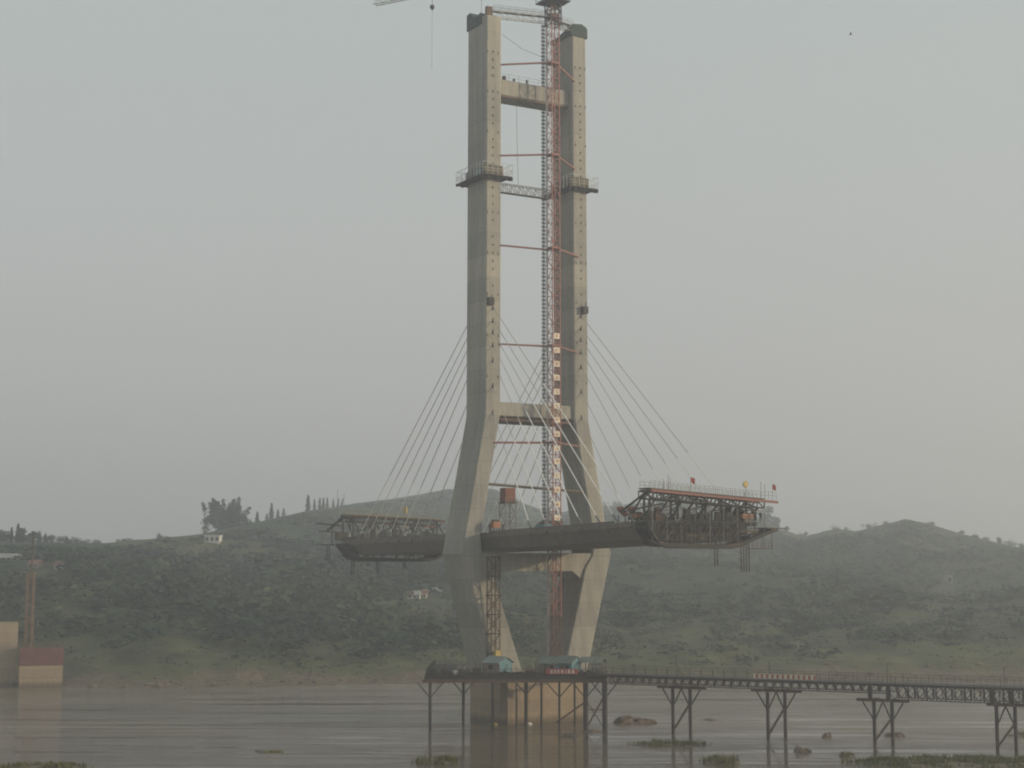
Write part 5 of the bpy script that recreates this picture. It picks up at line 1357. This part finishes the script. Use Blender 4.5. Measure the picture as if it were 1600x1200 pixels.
def blades(par, p, Wd, dep, n, hgt, rng, base=0.1, ton=0.5):
    t = rng.uniform(0, 6.28, n); q = np.sqrt(rng.random(n)) * (0.8 + 0.35*rng.random(n))
    x = p[0] + np.cos(t)*Wd*q; y = p[1] + np.sin(t)*dep*q; z = base*np.clip(1-q*q, 0, 1) - 0.02
    clump = fbm(x*0.5, y*0.9, 77, 3); keep = clump > -0.02; x, y, z, clump = x[keep], y[keep], z[keep], clump[keep]; n = len(x)
    h_ = hgt * (0.3 + 1.1*np.clip(clump+0.25, 0, 1)*2) * rng.uniform(0.5, 1.2, n)
    a_ = rng.uniform(0, 6.28, n); w_ = rng.uniform(0.05, 0.13, n)
    lx, ly = rng.normal(0, 0.3, n)*h_, rng.normal(0, 0.3, n)*h_
    V = np.stack([np.stack([x-np.cos(a_)*w_, y-np.sin(a_)*w_, z], 1), np.stack([x+np.cos(a_)*w_, y+np.sin(a_)*w_, z], 1), np.stack([x+lx*0.5+np.cos(a_)*w_*.7, y+ly*0.5, z+h_*0.65], 1), np.stack([x+lx, y+ly, z+h_], 1)], 1).reshape(-1, 3)
    tt = np.repeat(np.clip(ton + rng.normal(0, 0.25, n), 0, 1), 4)
    o = np_mesh("grass", V - np.array(par.location), np.arange(len(V)).reshape(-1, 4), "grass_blade", False, tt)
    o.parent = par; o["kind"] = "stuff"
ISL = [(1040, 1164, 125, 0.30, 3.0, 0.6, 0.45, "flat grassy islet under the first trestle bent"), (1125, 1191, 66, 0.45, 4.0, 0.8, 0.6, "small grassy islet at bottom centre-right edge"), (1322, 1181, 28, 0.3, 1.6, 0.6, 0.6, "tiny grassy islet below the third trestle bent"),
       (1500, 1193, 330, 0.4, 8.0, 0.55, 0.25, "long grassy bank at the bottom right under the trestle"), (682, 1191, 70, 0.35, 3.6, 0.8, 0.5, "small bushy islet at the bottom left of the pier reflection"), (420, 1175, 52, 0.05, 1.6, 0.25, 0.85, "thin yellowish weed patch on the water left of centre"), (60, 1199, 150, 0.25, 3.0, 0.55, 0.7, "strip of grass at the bottom left corner"), (1592, 1150, 40, 0.2, 3.0, 0.5, 0.55, "grass tuft bank at the right picture edge")]
for k, (px, py, w_, h_, d_, gh, tn, lab) in enumerate(ISL):
    mb, p, Wd = mound(px, py, w_, h_, d_, 31+k, "mud", 0.3)
    rt = root("grassy_islet", (p[0], p[1], -0.5), lab, "islet", "grassy islets in the shallows")
    mb.part("mud_mound", "mud", rt)
    blades(rt, p, Wd, d_, int(60 + Wd*d_*45), gh, np.random.default_rng(k), h_, tn)

# a bird high over the river
p = on_Y(1329, 54, 300); mb = MB(); bx, by, bz = p
mb.loft([[(bx+x_, by+math.cos(t)*w_, bz+math.sin(t)*w_) for t in np.linspace(0, 6.28, 7)[:-1]] for x_, w_ in ((-0.35, 0.02), (-0.15, 0.07), (0.1, 0.08), (0.25, 0.05), (0.33, 0.01))])
rt = root("bird", p, "small dark bird flying in the sky at upper right", "bird"); mb.part("body", "dark_steel", rt)
for s in (-1, 1): MB().loft([[(bx+x_-0.1*q, by+s*q*0.6, bz+0.05+0.25*q), (bx+x_+0.2*(1-q)+0.05, by+s*q*0.6, bz+0.05+0.25*q), (bx+x_+0.1, by+s*q*0.6, bz+0.07+0.25*q)] for x_, q in ((-0.1, 0.02), (-0.05, 0.5), (-0.1, 1.0))]).part("wing", "dark_steel", rt)

# ------------------------------------------------------------------ haze
hb = MB(); hb.box(-2950, 2950, -200, 2950, -4.0, 172.0)
me = hb.mesh("haze"); hm = bpy.data.materials.new("haze"); hm.use_nodes = True
n = hm.node_tree.nodes; n.clear()
o_ = n.new("ShaderNodeOutputMaterial"); pvn = n.new("ShaderNodeVolumePrincipled")
pvn.inputs["Color"].default_value = (0.895, 0.93, 1.0, 1); pvn.inputs["Density"].default_value = HAZE_DENSITY; pvn.inputs["Anisotropy"].default_value = 0.5
hm.node_tree.links.new(pvn.outputs[0], o_.inputs["Volume"])
me.materials.append(hm); hz_o = bpy.data.objects.new("haze", me); COL.objects.link(hz_o)
tag(hz_o, "pale smoggy haze filling the river valley", "haze", kind="stuff")
